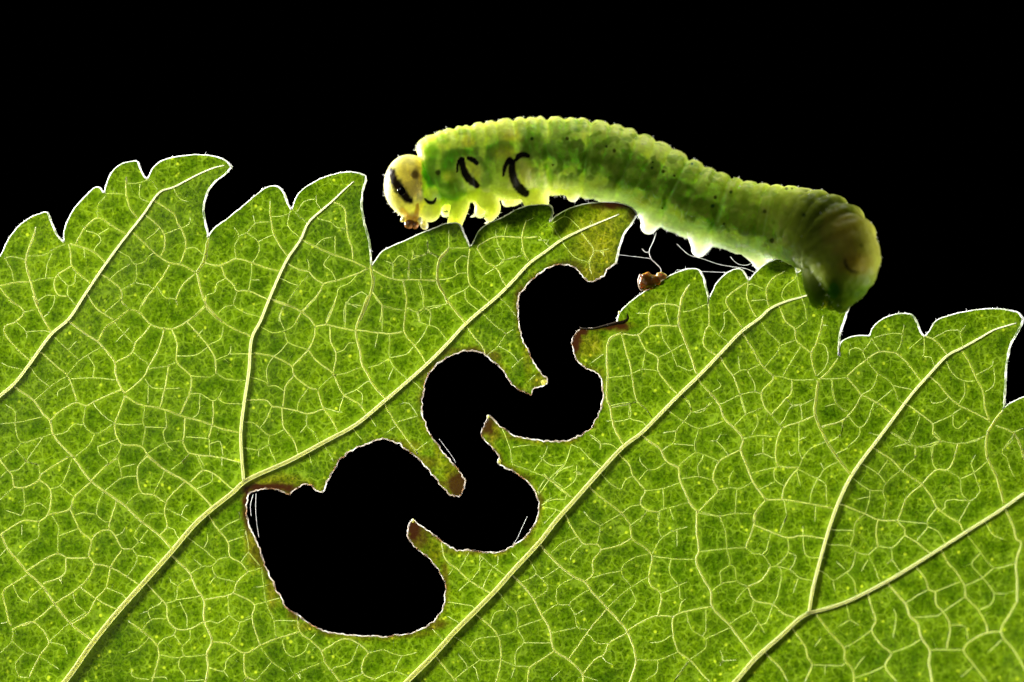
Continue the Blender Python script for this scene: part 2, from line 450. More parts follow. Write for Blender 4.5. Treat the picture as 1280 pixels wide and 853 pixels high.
WIN = {
 'A': (0, 170, 4, """2.5:190,850 155,735 130,620 165,510 180,455;1.8:0,750 70,735 145,730;1.4:70,735 60,680 25,610;1.8:0,760 40,810 90,850;1.2:25,610 70,605 130,620
 1.5:140,600 220,595 280,560 330,540;2:345,540 355,600 360,650 395,690 445,730;2:350,540 420,560 475,585 520,625;1.7:360,650 295,690 275,715 285,790 340,805;1.5:155,730 215,715 275,710;1.2:230,715 235,650 260,590
 1.2:380,690 370,740 340,750 320,730 290,695;1.2:340,750 340,800 370,835;1.2:190,825 230,800 285,800;2:380,540 425,460 490,410 560,450 630,490;1.7:490,405 490,350 530,300;1.3:530,290 620,290
 1:430,475 490,495 505,525 475,560 470,580;1:490,495 545,460;1:420,565 425,620;2:685,410 650,360 630,280 630,205;1.3:635,240 700,235 745,215;2:745,215 770,240 800,280;1:700,240 700,310 745,330
 1.2:865,250 900,315 945,330;2:780,330 830,360 870,390 890,440 915,480 930,550 905,635;1.7:725,395 780,440 820,490 820,570 805,600;1.2:820,490 890,465 945,440 950,400;1:730,520 780,480
 2:665,485 730,545 790,600 850,635 910,645 980,685;1.3:930,565 975,560 1010,590;1.7:850,640 810,710 775,755 740,800 710,850;1.7:975,690 910,750 880,820;1.3:785,755 830,810 880,820 890,850
 1.3:590,575 650,610 670,640 720,630 740,605;1.5:680,645 680,720 610,770;1.8:500,690 550,720 605,770 610,830 630,850;1:680,735 740,745;1:550,715 590,680 650,640"""),
 'B': (240, 190, 4, """4:84,425 72,490 60,545 25,605;2.5:25,605 45,690 70,760 120,820 150,850;1.5:0,830 70,765;1.8:60,555 130,570 175,555 220,535 300,555 370,580 440,595;1.5:220,535 215,470 235,420 210,375
 1.4:235,420 275,405 315,360 390,350;1:315,360 305,315;1.3:275,405 330,450 335,500 300,560;1:330,450 380,425 415,415;2.2:480,520 440,470 410,410 395,330 390,245;1:390,325 450,320 490,310;1:490,300 480,370 540,430
 1.8:505,290 540,325 580,355;1:525,300 560,250 620,235;1:625,215 625,260 650,290;1.8:705,250 760,280 770,350 780,420 800,480 805,540;1.2:630,335 690,350 730,380 775,380;1.2:715,420 715,510
 2:545,435 620,475 710,515 800,545 880,585;1:620,470 650,440 700,425;3.4:897,540 893,585 905,640 895,700 840,840;1.8:880,585 800,620 720,645 660,660 640,700 600,745 550,800 520,850
 1.3:840,600 780,660 735,680 720,740 690,800 670,850;1.3:720,645 700,600 660,565 690,515;1.7:480,560 540,590 585,600 610,630 660,660;1.3:585,600 585,560 575,535;1.5:580,620 535,670 480,745;1:460,640 490,655 535,670
 1.5:300,560 295,640 280,700;1:295,640 350,640;1.6:145,570 170,630 205,660 225,695 280,695 340,720 390,745;1:170,630 125,660 115,700 75,715;1.4:225,700 210,765 265,805 320,820;1.3:210,765 160,780 130,810
 1.7:400,740 460,765 500,775 550,800 600,840;1:435,850 440,810 460,770;.9:630,700 630,800;1.7:905,590 960,620 1020,640 1080,640 1145,640 1225,645;1:1005,635 1000,560 960,545;1:1000,560 1040,520 1080,540
 1.4:1085,640 1090,545 1105,520 1100,490;1:1105,520 1160,515 1180,500;2.5:1280,490 1240,540 1225,600 1235,660 1260,710 1280,760;1.3:1180,500 1235,525;1.2:1180,500 1175,440;1.6:900,700 950,770 940,850;1.4:950,770 1060,795
 1.5:1055,645 1070,710 1070,780 1060,850;1.3:1070,780 1130,800 1165,780 1220,770 1280,760;1.3:1130,650 1150,710 1165,780 1190,800 1195,850;1.2:1145,570 1145,640;1:770,750 760,800 760,850;.8:770,750 830,780;.8:790,730 850,700;1:1130,800 1140,850"""),
 'C': (500, 310, 4, """2.6:245,0 200,50 185,130 190,180 230,250 280,320 330,375;1.8:240,3 300,2 350,2;1.7:350,0 340,90 350,185 390,215 435,260;1.8:385,5 430,70 480,100 520,175;1.2:340,125 290,130 260,150 190,160;1.2:285,130 275,75 310,40
 1.2:350,185 325,210 260,240;1.2:325,210 330,260 390,310;.9:480,100 430,130 410,140;1:515,60 490,90;1.2:480,10 515,60 560,50 610,40;1.8:610,0 620,35 650,75;1.3:190,50 140,25 90,45 45,65;1.3:45,65 40,155;1:65,15 70,40
 1.5:0,160 40,160 100,160 180,160;1.8:15,170 30,230 30,300 20,410 30,440 75,490 130,575;1.4:95,160 120,235 120,300 150,310 150,385;1.2:40,300 85,320 120,300;.9:150,305 210,290;1.4:85,320 100,370 140,385 185,400 240,470;1.4:140,390 115,440 75,490
 1.5:495,245 540,290 580,340;1.3:405,320 460,375 530,430;1:530,430 575,400;1.3:530,430 490,490 445,530;.9:490,490 545,520 570,540;1.6:335,395 375,450 410,490 430,540;1.3:555,605 590,570 625,540;1:640,670 680,630;1:620,110 640,130;1.2:60,665 110,710
 2.6:1110,425 1050,455 1035,520 1038,640 1035,750 1050,790 1060,850 1080,920 1120,985;1.1:1040,650 1160,635;.9:950,580 1020,530;1.1:1050,790 1150,770"""),
 'Z': (460, 130, 3.759, """1.6:520,665 600,625 720,630 800,625;1.3:600,590 605,640 640,735 590,770;1:640,735 725,715;1.2:655,560 640,615;1.8:745,545 725,620 735,700 760,745;1:780,535 750,550;1.2:805,625 870,690;.8:800,640 850,640
 2:860,570 890,610 910,640;1:870,560 930,530 990,580;1.7:1000,600 1060,690 1040,740 1050,800;1.2:1060,690 1090,690 1140,680;1:1090,690 1110,720;1:1050,550 1040,580;1.1:920,660 970,720 1040,745;1.3:280,650 285,690 335,720;1.2:380,590 380,680"""),
 'D': (760, 310, 4, """2.6:410,180 375,240 360,300 355,380 380,450 410,530 445,630;1.7:365,300 330,285 280,280 220,295 205,340 205,395;1.6:355,390 205,395 150,435 70,430;1.1:295,235 285,290 310,385;.9:130,325 205,330;1.2:375,320 430,310 500,280
 1.7:500,250 505,320 505,385 485,420 480,490 530,530 545,540;1.5:505,385 560,440 605,475;1:580,325 580,390 555,435;1.8:695,175 640,210 590,260 600,295 635,345 670,400;1.6:700,170 695,250 715,300 745,350;.9:715,265 780,260;1.3:720,180 780,205
 2:885,115 825,155 795,200 795,250 810,305;1.2:935,155 880,205 870,245 885,265;1.5:945,130 955,200 985,300 995,360;1:1010,175 1035,145;1.8:860,300 890,370 935,405 940,460 1015,525;1.3:995,365 940,405;2.2:1075,340 1065,400 1045,470 1020,520 1020,570 1040,640
 .9:1075,385 1110,390;1.1:1040,475 1085,490 1100,540 1085,600 1045,640;1.5:760,365 800,420 860,490 800,580;1.2:860,490 940,460;1.5:965,490 910,580 875,640;2:1150,550 1100,620 1055,660;2:670,425 720,500 760,575 825,640;1.4:825,640 870,645 920,660 1040,660
 1.8:825,640 825,660 770,720 780,790 820,840;1.5:920,665 915,730 890,755 850,800 820,830;1:890,755 930,790 970,780;1.6:560,545 600,610 625,640 660,730;1:660,610 650,540;1.3:625,640 670,610 700,610 770,580;1.2:695,610 735,690 735,720;1.2:735,720 660,735 580,775
 1:735,720 775,730;2:455,665 520,740 555,780 580,850;.9:520,720 565,690 545,660;1.2:660,735 685,830;1.2:685,835 770,800;1.1:525,770 490,800 430,820;1.2:370,735 410,790 420,820;1.8:70,435 85,500 110,580 120,640 140,750 150,770
 1.7:150,435 190,510 250,550 250,610 290,670 350,735;1.4:190,515 170,605;1.1:170,605 120,630;1:170,605 250,615;1.1:250,550 310,520 370,485;1.2:265,395 275,455 315,515 345,590;1:345,590 410,615"""),
 'K': (740, 440, 4, """3.2:1130,145 1120,230 1115,310 1150,400 1180,460 1220,520 1285,605;1.1:100,280 190,260 220,250;1.4:230,250 270,285 300,330;1:190,260 190,330 110,350;2.3:245,415 290,450 340,485 375,550 430,580 440,640 470,710 500,770 530,800
 1.8:530,800 580,750 630,690 605,640 635,550 680,520 745,490;1.4:630,690 700,680 740,685 800,650;1.5:430,575 480,530 520,505 570,520 640,550;2:520,505 515,470 535,390;1.4:370,285 415,320 460,350 535,385 580,375 660,345;1.4:460,350 495,300 490,260 450,215
 1.2:495,300 550,300 590,255;1.2:460,350 425,390 410,450 370,480;.9:345,405 425,395;.9:410,460 520,470;2.4:580,195 600,215 640,270 660,330 710,380 755,435 745,490 770,560 800,640 830,690 870,740;2:870,740 830,790 810,820 810,850
 1.8:870,740 960,740 1090,760 1210,785;1.5:710,375 770,315 855,280;1.2:745,215 770,310;1.8:900,320 950,380;1.7:950,380 1040,350 1115,320;2:950,380 930,430 920,540 935,570 1035,580;1.4:755,435 820,420 925,425;1.1:800,415 830,350 820,310;1.3:855,435 855,510
 .9:800,520 855,510 900,530;1.3:800,605 910,580 935,575;1.2:910,580 915,640 960,670;1:830,690 915,650;1.6:1035,580 990,630 960,680 950,740;1.3:1035,580 1050,540 1100,480 1170,450;1.4:1035,590 1130,630 1160,590 1230,550;1.5:1130,630 1100,700 1090,760
 1:1160,590 1140,550;1.2:1170,660 1175,765;1:1130,635 1170,660;1.4:1035,355 1035,440 1035,490 1050,540;.9:980,490 995,520 1020,505;.9:1035,440 1075,425;1:1025,600 1045,675;1:1050,350 1040,270 1000,270 960,340;1:970,235 1000,270;.9:1040,270 1110,235
 1.2:1150,380 1250,345 1280,320;1.2:1255,345 1245,410 1180,455;1:1220,510 1280,480;1.4:1195,140 1220,260 1280,300;1:1220,260 1160,275;1.6:140,520 185,560 205,620 265,695 245,740 245,765 285,795 335,800;1.2:145,690 170,640 205,620;1.2:145,690 100,665 50,615
 1.2:235,640 280,590 310,590 370,555;.9:280,590 240,545 240,510;1.3:265,695 350,685 440,655;1.2:355,685 360,780;1.5:335,850 335,800 390,780 480,755;1:390,785 410,850;2:0,690 60,740 145,805 185,850;1.1:245,765 190,775 145,810;1.2:275,795 240,850
 1.2:450,635 530,625 600,640;1.2:535,630 530,570 550,540;1.3:725,690 715,810;1.3:545,800 640,820 710,810 800,810;1.2:685,670 690,620 710,590;1.2:640,820 645,850;1:620,445 665,490 685,520;1:590,445 620,445 650,400;1.6:960,740 975,820 960,850
 1.2:1120,770 1115,850;.9:0,430 40,460 40,490;1.1:0,545 45,590;1:45,460 95,465 140,495"""),
 'E': (960, 360, 4, """1.5:250,455 330,455 395,450;1.6:395,440 490,360 560,320 640,325;1.8:640,325 660,290 680,185;1.7:640,325 700,380 765,465;1.2:520,250 490,300 475,315 490,360;1:475,315 440,300 410,310 405,345;1.2:520,255 560,320;1.1:530,250 600,230 680,230
 1.5:490,360 545,425 600,460 630,500 650,560;1.8:395,450 430,490 470,535 545,575 630,640;1.4:550,430 525,500 470,535;1.1:630,490 720,510;1.1:545,575 620,510;1.5:470,535 440,590 400,640 370,665 270,695;1.3:400,640 460,700 500,660 520,600;1.3:460,700 455,740 410,785
 .8:500,725 570,740;1.2:370,665 370,720 350,750;1.3:320,460 340,575 390,620;1.8:780,240 830,260 870,300 895,330;1.2:780,240 780,330 770,345;1.1:770,250 700,310;1:780,345 815,350 830,390;1:820,255 900,215 950,210;1.4:975,300 965,225 990,185
 2:970,315 1010,380 1040,450 1075,520 1085,600 1110,670;1.2:1040,435 1120,390 1125,355;1:1085,520 1130,485 1130,400;1.1:890,365 925,430 980,465 1035,465;1.7:810,445 860,490 905,545 960,590 1020,620 1110,665;1.1:955,580 985,525 980,470;1.2:925,630 965,605
 1.1:925,630 930,695 950,705 1000,660;1.6:705,590 760,630 825,685 825,730 865,765;1.1:825,680 925,635;1:810,555 820,575 870,570 905,545;1.2:760,645 730,720 705,775;1.3:610,720 670,760 735,795 865,765;1.2:735,800 735,850;1.4:865,770 820,790 820,850
 1.2:870,765 950,780 1100,740;1.2:950,780 930,850;3.5:1175,610 1125,680 1100,720;3:1100,720 1090,780 1095,850;1.8:1140,690 1225,725 1260,790 1280,830;1.2:1225,725 1280,700;1.3:1230,735 1170,815"""),
 'F': (0, 370, 4, """2.5:165,0 190,60 260,190;1.7:45,20 120,80 80,130 25,155 25,190 90,270 150,325;1.3:120,80 180,70;1.1:80,130 130,180 135,220;1:130,180 230,175 265,190;1.2:0,330 35,350 95,365;1:240,90 270,40 275,0
 2.3:340,125 420,185 490,230 530,275 575,335 580,395 605,460 625,490;2:625,500 690,540 790,560 840,575 920,605 1000,625 1110,665 1200,685;1.9:625,500 605,560 575,640 580,695 610,740 710,755 735,790 800,850
 2:490,225 535,150 570,130 650,70 700,85 755,145 860,165 935,130 1030,55;2:1030,0 1030,55 1110,130 1180,170 1260,205;1.5:440,0 485,65 570,120;1.5:600,0 610,30 650,70;1.4:730,0 690,80;1.1:535,75 600,20;1.4:570,130 620,190 670,240;.9:620,190 655,150;.9:575,235 620,190
 1.7:755,145 720,190 675,240 665,280 575,335;1.5:665,280 745,345;1.6:825,160 790,270 745,350 720,405 625,485;1.5:745,365 840,350 885,330;1.8:860,165 885,240 885,330 940,385 955,400 950,480 900,590;1.5:955,400 1055,405 1080,390 1130,415 1235,425
 1.7:1080,390 1075,315 1040,250 935,130;1.6:845,345 825,460 800,560;1.1:725,415 755,455 830,465 910,460;1.3:1040,250 1105,210 1115,150;1:985,205 1020,160;1.1:1080,320 1150,285 1155,240;1.2:1150,290 1270,290;1:885,300 980,295 1040,255
 1.2:950,490 1000,490 1065,525 1090,510 1115,465;1.2:1090,510 1120,535 1215,540;1.6:1065,525 1065,620 1045,710;1:1000,490 990,590 965,610;1.6:925,610 920,700 915,730 945,785 990,795 1110,810 1220,840;1.4:915,725 830,735 735,790;1:930,705 1045,715
 1.1:1045,715 1050,780;1:1050,740 1100,730 1115,800;1.5:725,555 715,635 725,660 710,755;1.1:575,640 650,645 720,640;1:725,655 830,660;1.2:825,570 830,660 815,680 830,735 865,775;.9:740,450 740,540;2.3:70,455 170,525 215,590 250,625 265,690 310,750 370,810
 1.7:250,625 310,570 385,535 430,550 480,525 615,465;1.6:210,285 285,355 335,395 360,450 385,530;1.3:270,205 340,270 395,320;1:340,270 390,220;1.4:335,395 395,325 440,295 500,260;1.1:440,300 470,350 465,410;1.1:355,415 465,410 580,420
 1.3:335,400 270,440 170,525;1.1:155,360 190,410 250,455;1.5:430,550 420,640 475,690 570,640;1.4:475,690 450,740 370,810;.9:480,560 530,610 570,635;1.1:420,645 365,645 330,680 275,695;1.5:610,740 585,800 530,850;1:490,750 495,790 530,820;1:490,755 590,715
 1.5:735,790 690,850;1.4:25,540 75,580 75,640 105,730 185,715 265,690;1.2:0,640 75,635 210,605;1.6:105,735 80,765 0,820;1.3:80,765 130,825 190,845;1:130,830 170,770 220,700;.9:290,520 290,480 340,450;1.4:945,790 910,830;1.1:990,795 1020,850"""),
 'G': (280, 370, 4, """1.8:235,15 320,45 395,85 440,125 455,155;1.3:470,0 430,45 390,85 345,150 300,175 245,185 185,155;1.7:455,155 510,145 580,160 655,175;1.8:565,0 540,75 510,145;1.7:455,160 450,210 420,270 340,355
 1.9:150,285 250,305 340,355 350,395 430,460 470,470;1.6:470,470 545,400 560,395;1.9:420,270 460,320 545,390 565,430 600,495 680,545 710,590;1.6:530,155 535,235 560,285 545,390;1.1:560,285 600,270 620,240 655,235;1.9:470,475 500,565 535,610 570,680
 1.5:545,400 615,385 690,355;2.6:720,0 690,80 660,165 660,200 680,270 690,340 720,390 750,450 800,505;1.3:300,180 320,230 420,270;1.1:320,230 285,275 245,310 215,360 220,450;.9:305,175 280,110 300,50;1.3:130,405 215,435 220,450 260,450 305,480
 1.6:350,400 310,450 300,500 295,555;1.3:420,465 380,520 365,575;1.6:115,520 215,525 240,550 290,560 365,575 415,590 500,565;1.6:290,560 300,660 345,715 370,790;1.5:300,670 230,700 180,660 145,635 100,630;1.1:240,550 210,620 180,660
 1.5:230,700 225,745 265,840;1.3:225,745 175,770 100,760;1:175,770 170,820;1.5:415,590 415,645 455,690 475,735;1.2:415,645 375,690;1.1:600,495 580,560;1.1:605,495 660,470 715,430;1:665,470 690,490 690,540;.8:500,560 610,590
 1.6:665,170 770,185 830,190 895,180;1.6:830,195 830,310 850,355 910,410;1:850,355 815,430;1.3:830,315 770,345 720,360;1.2:830,310 915,290 950,250;1.1:770,190 755,260;1.4:795,50 790,180;1.4:750,0 795,50 905,75;1.3:610,40 605,160;1:610,40 690,50;1:610,40 640,0
 .9:470,0 470,80;2:810,555 860,640 940,750 970,790;1.1:870,630 970,600;1.2:960,775 1025,725;1.3:640,660 690,720;1:725,600 765,660;1.4:500,745 550,830;1:425,790 440,850;.8:880,540 920,535 970,600;.8:805,690 860,650"""),
 'H': (0, 570, 4, """1.7:0,20 45,80 60,100 70,155;1.5:0,110 35,75;1.7:70,155 0,220;1.8:70,155 115,160 195,120 200,100 270,50 345,5;1.3:120,10 130,30 190,45 200,100;1.2:130,30 90,70 45,80;1.4:115,160 125,255 110,295;1.1:125,255 190,235 235,265;1:110,300 20,270
 1.7:195,120 250,165 240,295 195,330;1.3:250,165 300,150 330,100 360,15;1.3:300,150 370,205;2.4:370,10 455,125 520,175 625,250 710,330 800,400 860,465;1.7:455,125 520,60 590,10;1.9:455,130 370,210 350,265 240,295;1.7:195,330 120,325 5,390
 1.5:195,330 190,410 155,430 85,500;.9:110,345 110,410;2.4:5,390 35,460 85,520 135,580 210,650 275,740 345,830 451,917;1.7:135,575 220,520 290,490 340,510 440,510;1.5:290,490 290,400 295,360 260,300;1.2:295,400 390,365
 1.9:350,265 385,340 400,375 455,425 445,500 470,540 455,590 400,655 275,740;1.5:455,425 490,385 545,370 575,400 615,465 660,465;1.7:585,225 550,330 545,370;1.2:375,295 420,285 480,295;1.3:520,180 490,240 485,295 525,330;1:575,400 610,385 630,350
 1.6:610,470 555,555 530,660 480,715 440,790 360,840;1.6:470,540 555,560 635,605 695,645;1.3:660,465 695,430 740,370;1.4:660,465 685,500 680,540 635,605;1.1:690,500 760,510 785,530;.9:700,430 745,445;1.3:710,335 670,400 700,430;1.2:525,175 610,110 690,100
 1.4:590,10 610,110;1.6:740,0 690,55 710,185 765,195 830,235;1.5:625,250 680,195 710,185;1.5:765,195 825,75;2.2:735,0 825,70 930,130 990,180 1065,260;1.5:855,70 910,30 940,0;1.6:925,130 835,225 825,290 835,355 800,395;1.4:825,290 740,295 715,325
 1.3:830,265 905,300 975,345;1:905,300 930,250 955,245;1:835,355 870,370 880,395;1.6:955,130 1015,75 1060,85 1160,165;1.6:985,0 1015,75;.9:1060,85 1060,125 985,165;.9:1110,0 1110,70;1.5:400,655 480,715 585,770;1.1:535,660 615,695;1.1:365,690 380,740 440,790
 1.5:330,510 325,585 305,605 215,640;.9:305,605 310,640;1.9:135,595 65,640 15,680 30,760 45,830 60,850;1.2:65,645 100,715 145,735;1:145,735 155,705 215,655;1.6:275,740 205,800 165,830 110,850;1.2:0,500 30,465;1.2:45,830 0,840;1:600,60 680,40"""),
 'Q': (0, 600, 3.372, """1.6:50,630 140,600 205,685 165,745 125,830;1.6:55,630 50,680 0,730;1.5:50,680 105,725 165,745 250,800;1.2:205,685 270,700 285,740;1.2:80,830 65,780 105,725;1.4:205,685 300,600 375,555;1:80,830 130,835"""),
 'I': (160, 640, 4, """1.7:410,30 455,95 500,150 510,225 565,255 600,300;1.2:455,95 490,70 560,35;1.2:500,150 585,120;1.2:560,35 555,0;1.3:300,130 375,185 440,240;1:395,100 400,140 380,180;2.3:225,225 310,310 340,380 380,440 380,540 420,650 395,710 400,780 390,850 370,930
 1.5:310,310 370,275 420,270 450,240 510,225;1.3:420,270 440,320 535,350;1.7:600,300 545,355 525,405 380,440;1.3:600,300 670,280;.9:440,320 400,370;.9:320,230 370,270;1.7:525,405 630,465 620,530 660,665;1.4:630,465 690,450 760,430;1.5:670,285 690,450 730,550 740,635
 1.2:600,200 660,270;1:565,250 605,195;1:590,90 605,190;.9:625,380 680,370 715,360;1.4:500,420 510,515 560,550 620,530;1.1:510,515 450,555 410,545;1.3:560,550 545,605 505,660;1.8:420,650 500,660 580,705 660,670 740,635 860,600;1.8:580,705 590,820 640,845;1.5:590,820 575,850
 2:850,515 860,600 910,640 970,700 985,750 1060,850;1.6:970,695 1085,635 1155,660 1205,705;1.3:1155,660 1130,720 1110,755 1030,780;1.3:1205,705 1280,690;1.7:1205,705 1175,750 1175,810 1235,840;1.3:1175,810 1085,845;1.7:970,755 870,795 800,840
 1.2:770,640 790,700 825,725 880,700 905,655;1.5:665,680 720,750 790,800;1.4:720,750 645,840;1:855,800 865,840;1:910,640 945,600;.9:735,545 850,545;1.6:100,365 150,420 190,465 200,535 240,585 310,585 380,550;1.3:190,460 240,440 250,370 310,335
 1:240,440 345,425;1:250,370 215,350 210,320;1:260,450 295,530 295,580;1.9:0,545 70,595 145,670 155,720 120,850;1.3:70,590 115,540 200,535;1.1:115,540 100,495 160,460;.9:60,510 100,495;1.3:240,585 230,615 180,635 150,665;1.4:310,585 310,635 275,675 280,720 395,715
 1.2:230,615 275,675;1.3:155,715 260,730 280,720;1.3:260,730 255,780 285,820 285,850;1.1:285,845 390,840;1.4:90,650 45,690 0,705;1.2:20,780 20,820 110,840;1.1:115,830 190,830 200,850;1.2:545,700 495,740 480,795 405,780;1:480,795 510,840
 1.4:1235,840 1330,800 1420,830;1.3:1280,690 1370,720 1450,700;1.4:1370,720 1330,800"""),
 'J': (540, 640, 4, """1.8:45,150 70,240 130,290 190,345 280,400;1.4:190,195 165,240 135,295;1.2:105,285 80,320;1.3:240,215 300,270 370,320;1:300,285 265,350;1.1:240,250 235,290 200,340;1.1:190,345 125,405;1.6:395,205 435,240;1:330,215 330,260;1:70,515 140,560;1.5:0,585 45,630
 1:70,450 200,470;2.4:540,165 640,270 710,325 765,350 800,400 840,440 875,480 940,550 975,595 1020,740 990,850 970,930;1.7:670,20 700,80 730,125 760,160 830,165 845,190 805,245 805,310 765,350;1.2:730,125 655,155 595,205;1.2:755,160 700,215 690,250
 1.5:845,190 930,170 1000,130;1.5:760,0 800,45 840,70 825,160;1.2:840,70 945,10;2.1:945,0 990,65 1000,130 1100,215 1085,320 1095,370 1145,410 1130,520;1.3:990,70 1070,10;1.5:1100,215 1150,130 1225,90 1280,75;1.4:1140,0 1135,95 1150,130
 1.5:1090,320 1000,375 940,420 880,480;1.4:1000,375 955,320 950,280 1000,235 1090,210;1.1:950,295 870,310 800,330;1.2:995,390 1020,450 975,500 945,545;1:920,350 850,420;1.7:975,595 1060,545 1130,520 1205,525;1.4:1145,410 1235,370 1280,350;1.2:1100,220 1200,235 1315,238
 1.3:1195,235 1190,310 1235,370 1240,430;1:1225,180 1225,90;1.3:1020,740 1130,740 1235,700;1.2:1130,745 1125,800 1070,840;1:1235,500 1250,450 1280,430;1:1210,610 1140,650 1080,655;1.6:975,605 885,660 860,715 820,735 755,810;1.1:795,625 820,655 885,660
 1.7:875,485 820,550 780,600 720,685 685,735;1.3:765,400 690,460 715,515 730,580 780,590;1.3:710,330 630,380 630,460 690,465;.9:715,515 770,485;1.2:630,460 550,510;2.3:405,320 470,385 510,440 550,520 590,590 600,660 615,695 690,745 755,820 740,900
 1.3:520,310 580,380 510,440;1.2:490,245 520,310 450,350;1:565,325 640,275;1.2:600,605 720,580;1.5:330,400 375,460 420,505 420,590 330,620;1.2:420,505 440,480 500,460;1.2:375,495 320,500 290,570;1.1:425,580 540,540;1.9:220,515 290,570 330,620 345,740 315,870
 1.2:430,590 460,650 420,700 415,770;1.4:345,740 415,770 490,775;1.8:615,695 540,745 490,780 475,870;.9:460,655 600,655;1.4:120,630 190,680 240,740 345,740;1.2:330,620 220,640 190,680;1.2:240,740 190,775 120,830;1:220,790 235,850;1:415,780 390,840
 1.9:20,725 70,785 120,850;1:130,710 170,760;1.2:755,820 835,845;1:600,850 600,835 650,790;1.5:1280,750 1210,850;.8:870,750 915,770"""),
 'L': (820, 640, 4, """2.4:205,-10 205,100 215,200 200,235 230,320 275,400 280,470 370,570 430,650 490,730;1.5:215,200 355,185 450,180;1.9:500,0 490,65 450,180;1.6:490,65 575,100 660,130 735,120 850,135;1.4:450,180 490,210 530,215 575,275;2:575,275 530,340 460,375
 1.5:460,375 405,345 395,280 370,265;1.5:325,30 350,110 355,185 370,265 325,295 325,360;1.3:275,400 330,360 405,345;1.3:205,5 325,25;1.4:575,275 600,270 660,205 660,130;1.5:600,270 625,290 620,370 605,430 585,470 555,555;1.2:600,270 670,290 710,325 780,345
 1.4:575,105 555,190;1.5:655,15 620,105;1.2:735,65 735,120 755,220 840,230;1:660,205 700,220 690,260;1.6:460,375 490,440 585,465 640,510 700,530;1.4:460,375 410,430 395,460;1.3:490,445 475,495 420,525 370,560;1.4:475,495 515,555 545,610;1.2:500,570 475,610 440,640
 1:710,335 685,410;1.8:275,475 190,490 90,525 85,600 115,700 170,740 230,810 270,850;1.4:150,500 180,590 250,640 250,675 170,740;1.3:250,490 250,600;1.2:250,635 370,580;1.5:170,740 125,805 90,850;1.2:320,690 335,740 320,770;.9:335,745 410,740"""),
 'M': (960, 540, 4, """1.8:535,85 630,150 665,190 770,265 820,330 845,380 910,430 955,455 975,495;1.5:630,10 700,50 740,75 825,70 865,45 830,0;1.3:740,75 735,130 690,170;1.2:700,50 725,0;.9:705,55 620,80;1.3:865,45 950,60 1040,45 1095,15;1.7:950,60 925,150 895,190 845,190 770,260
 1.4:825,70 825,160 845,190;1.5:895,190 960,235 970,310 1010,345 1060,300 1050,260;1.2:960,235 1020,210 1095,150;1.1:1015,160 1050,260;1:1040,110 1015,160;1.5:665,190 590,260 575,300 590,345;1.1:590,345 575,430;1:550,210 600,140;1.2:470,160 550,210 590,260
 1.9:770,265 695,330 655,430 645,445;1.6:645,445 550,440 485,410 370,365;1.6:645,445 685,490 685,515 740,550 800,600;1.5:685,515 620,580 550,575 500,615 440,600 410,575 305,565;1.7:550,440 540,510 550,575;1.5:485,410 435,460 430,510 410,575;1.2:420,230 510,290 575,295
 1.2:510,290 505,350 485,410;.8:430,340 505,325;1.6:500,615 530,670 560,750;1.4:440,600 420,680 390,705 325,740 280,705;1.2:325,740 335,800;1.5:390,700 430,745 440,800;1:385,690 340,645;1:500,640 465,700;1.2:615,580 620,640 595,660;.9:620,640 655,690
 1.4:845,380 800,440 795,480 755,530;1.1:800,475 850,500 880,550;1:885,380 890,345 1010,345;.9:875,290 890,260;1.1:955,450 1010,350;.9:645,445 800,460;.9:430,495 330,490;3:1095,130 1140,220 1180,360;2.4:1180,375 1225,470 1245,540 1265,550 1240,650 1245,740 1245,850
 1.8:1225,0 1260,60 1275,140;1.2:1225,40 1170,105 1195,130 1210,185 1240,235;1.1:1085,450 1125,515 1185,540;1.5:990,505 1065,605 1130,680 1235,660;1.3:1065,605 1020,660 1075,730 1135,810;1.3:1075,730 1130,680;2:865,590 900,655 940,700 985,780 985,825
 1.2:1075,730 985,770"""),
 'R': (280, 520, 3.0476, """1.3:1060,50 1085,110 1100,190;1.2:1100,120 1170,110;1.5:1100,185 1180,215 1240,240 1290,270;1.2:1180,210 1220,150 1235,110;1:1240,240 1290,190;1:1200,300 1220,270 1240,240;1.1:1210,340 1250,320 1300,318"""),
 'S': (700, 500, 3.5556, """1:50,200 20,290 -20,330;1.1:90,215 130,260 190,300;1:60,325 70,320 100,330;1:130,150 180,190 180,220;1.1:0,400 60,435;1:200,95 245,90;1.1:310,20 310,80 370,100;1.2:340,10 380,40 410,80;1:225,35 340,10;1.1:-70,330 -30,370 0,400;1:-90,250 -40,290 20,290;1:50,200 90,215"""),
 'T': (500, 600, 3.372, """1.7:600,-20 650,15 725,75;1.1:610,0 580,45;1:600,115 660,125 690,140;1.2:640,5 680,-40 730,-60;1:690,40 740,0 745,-60;1:600,190 640,150 660,125;1:640,75 610,95"""),
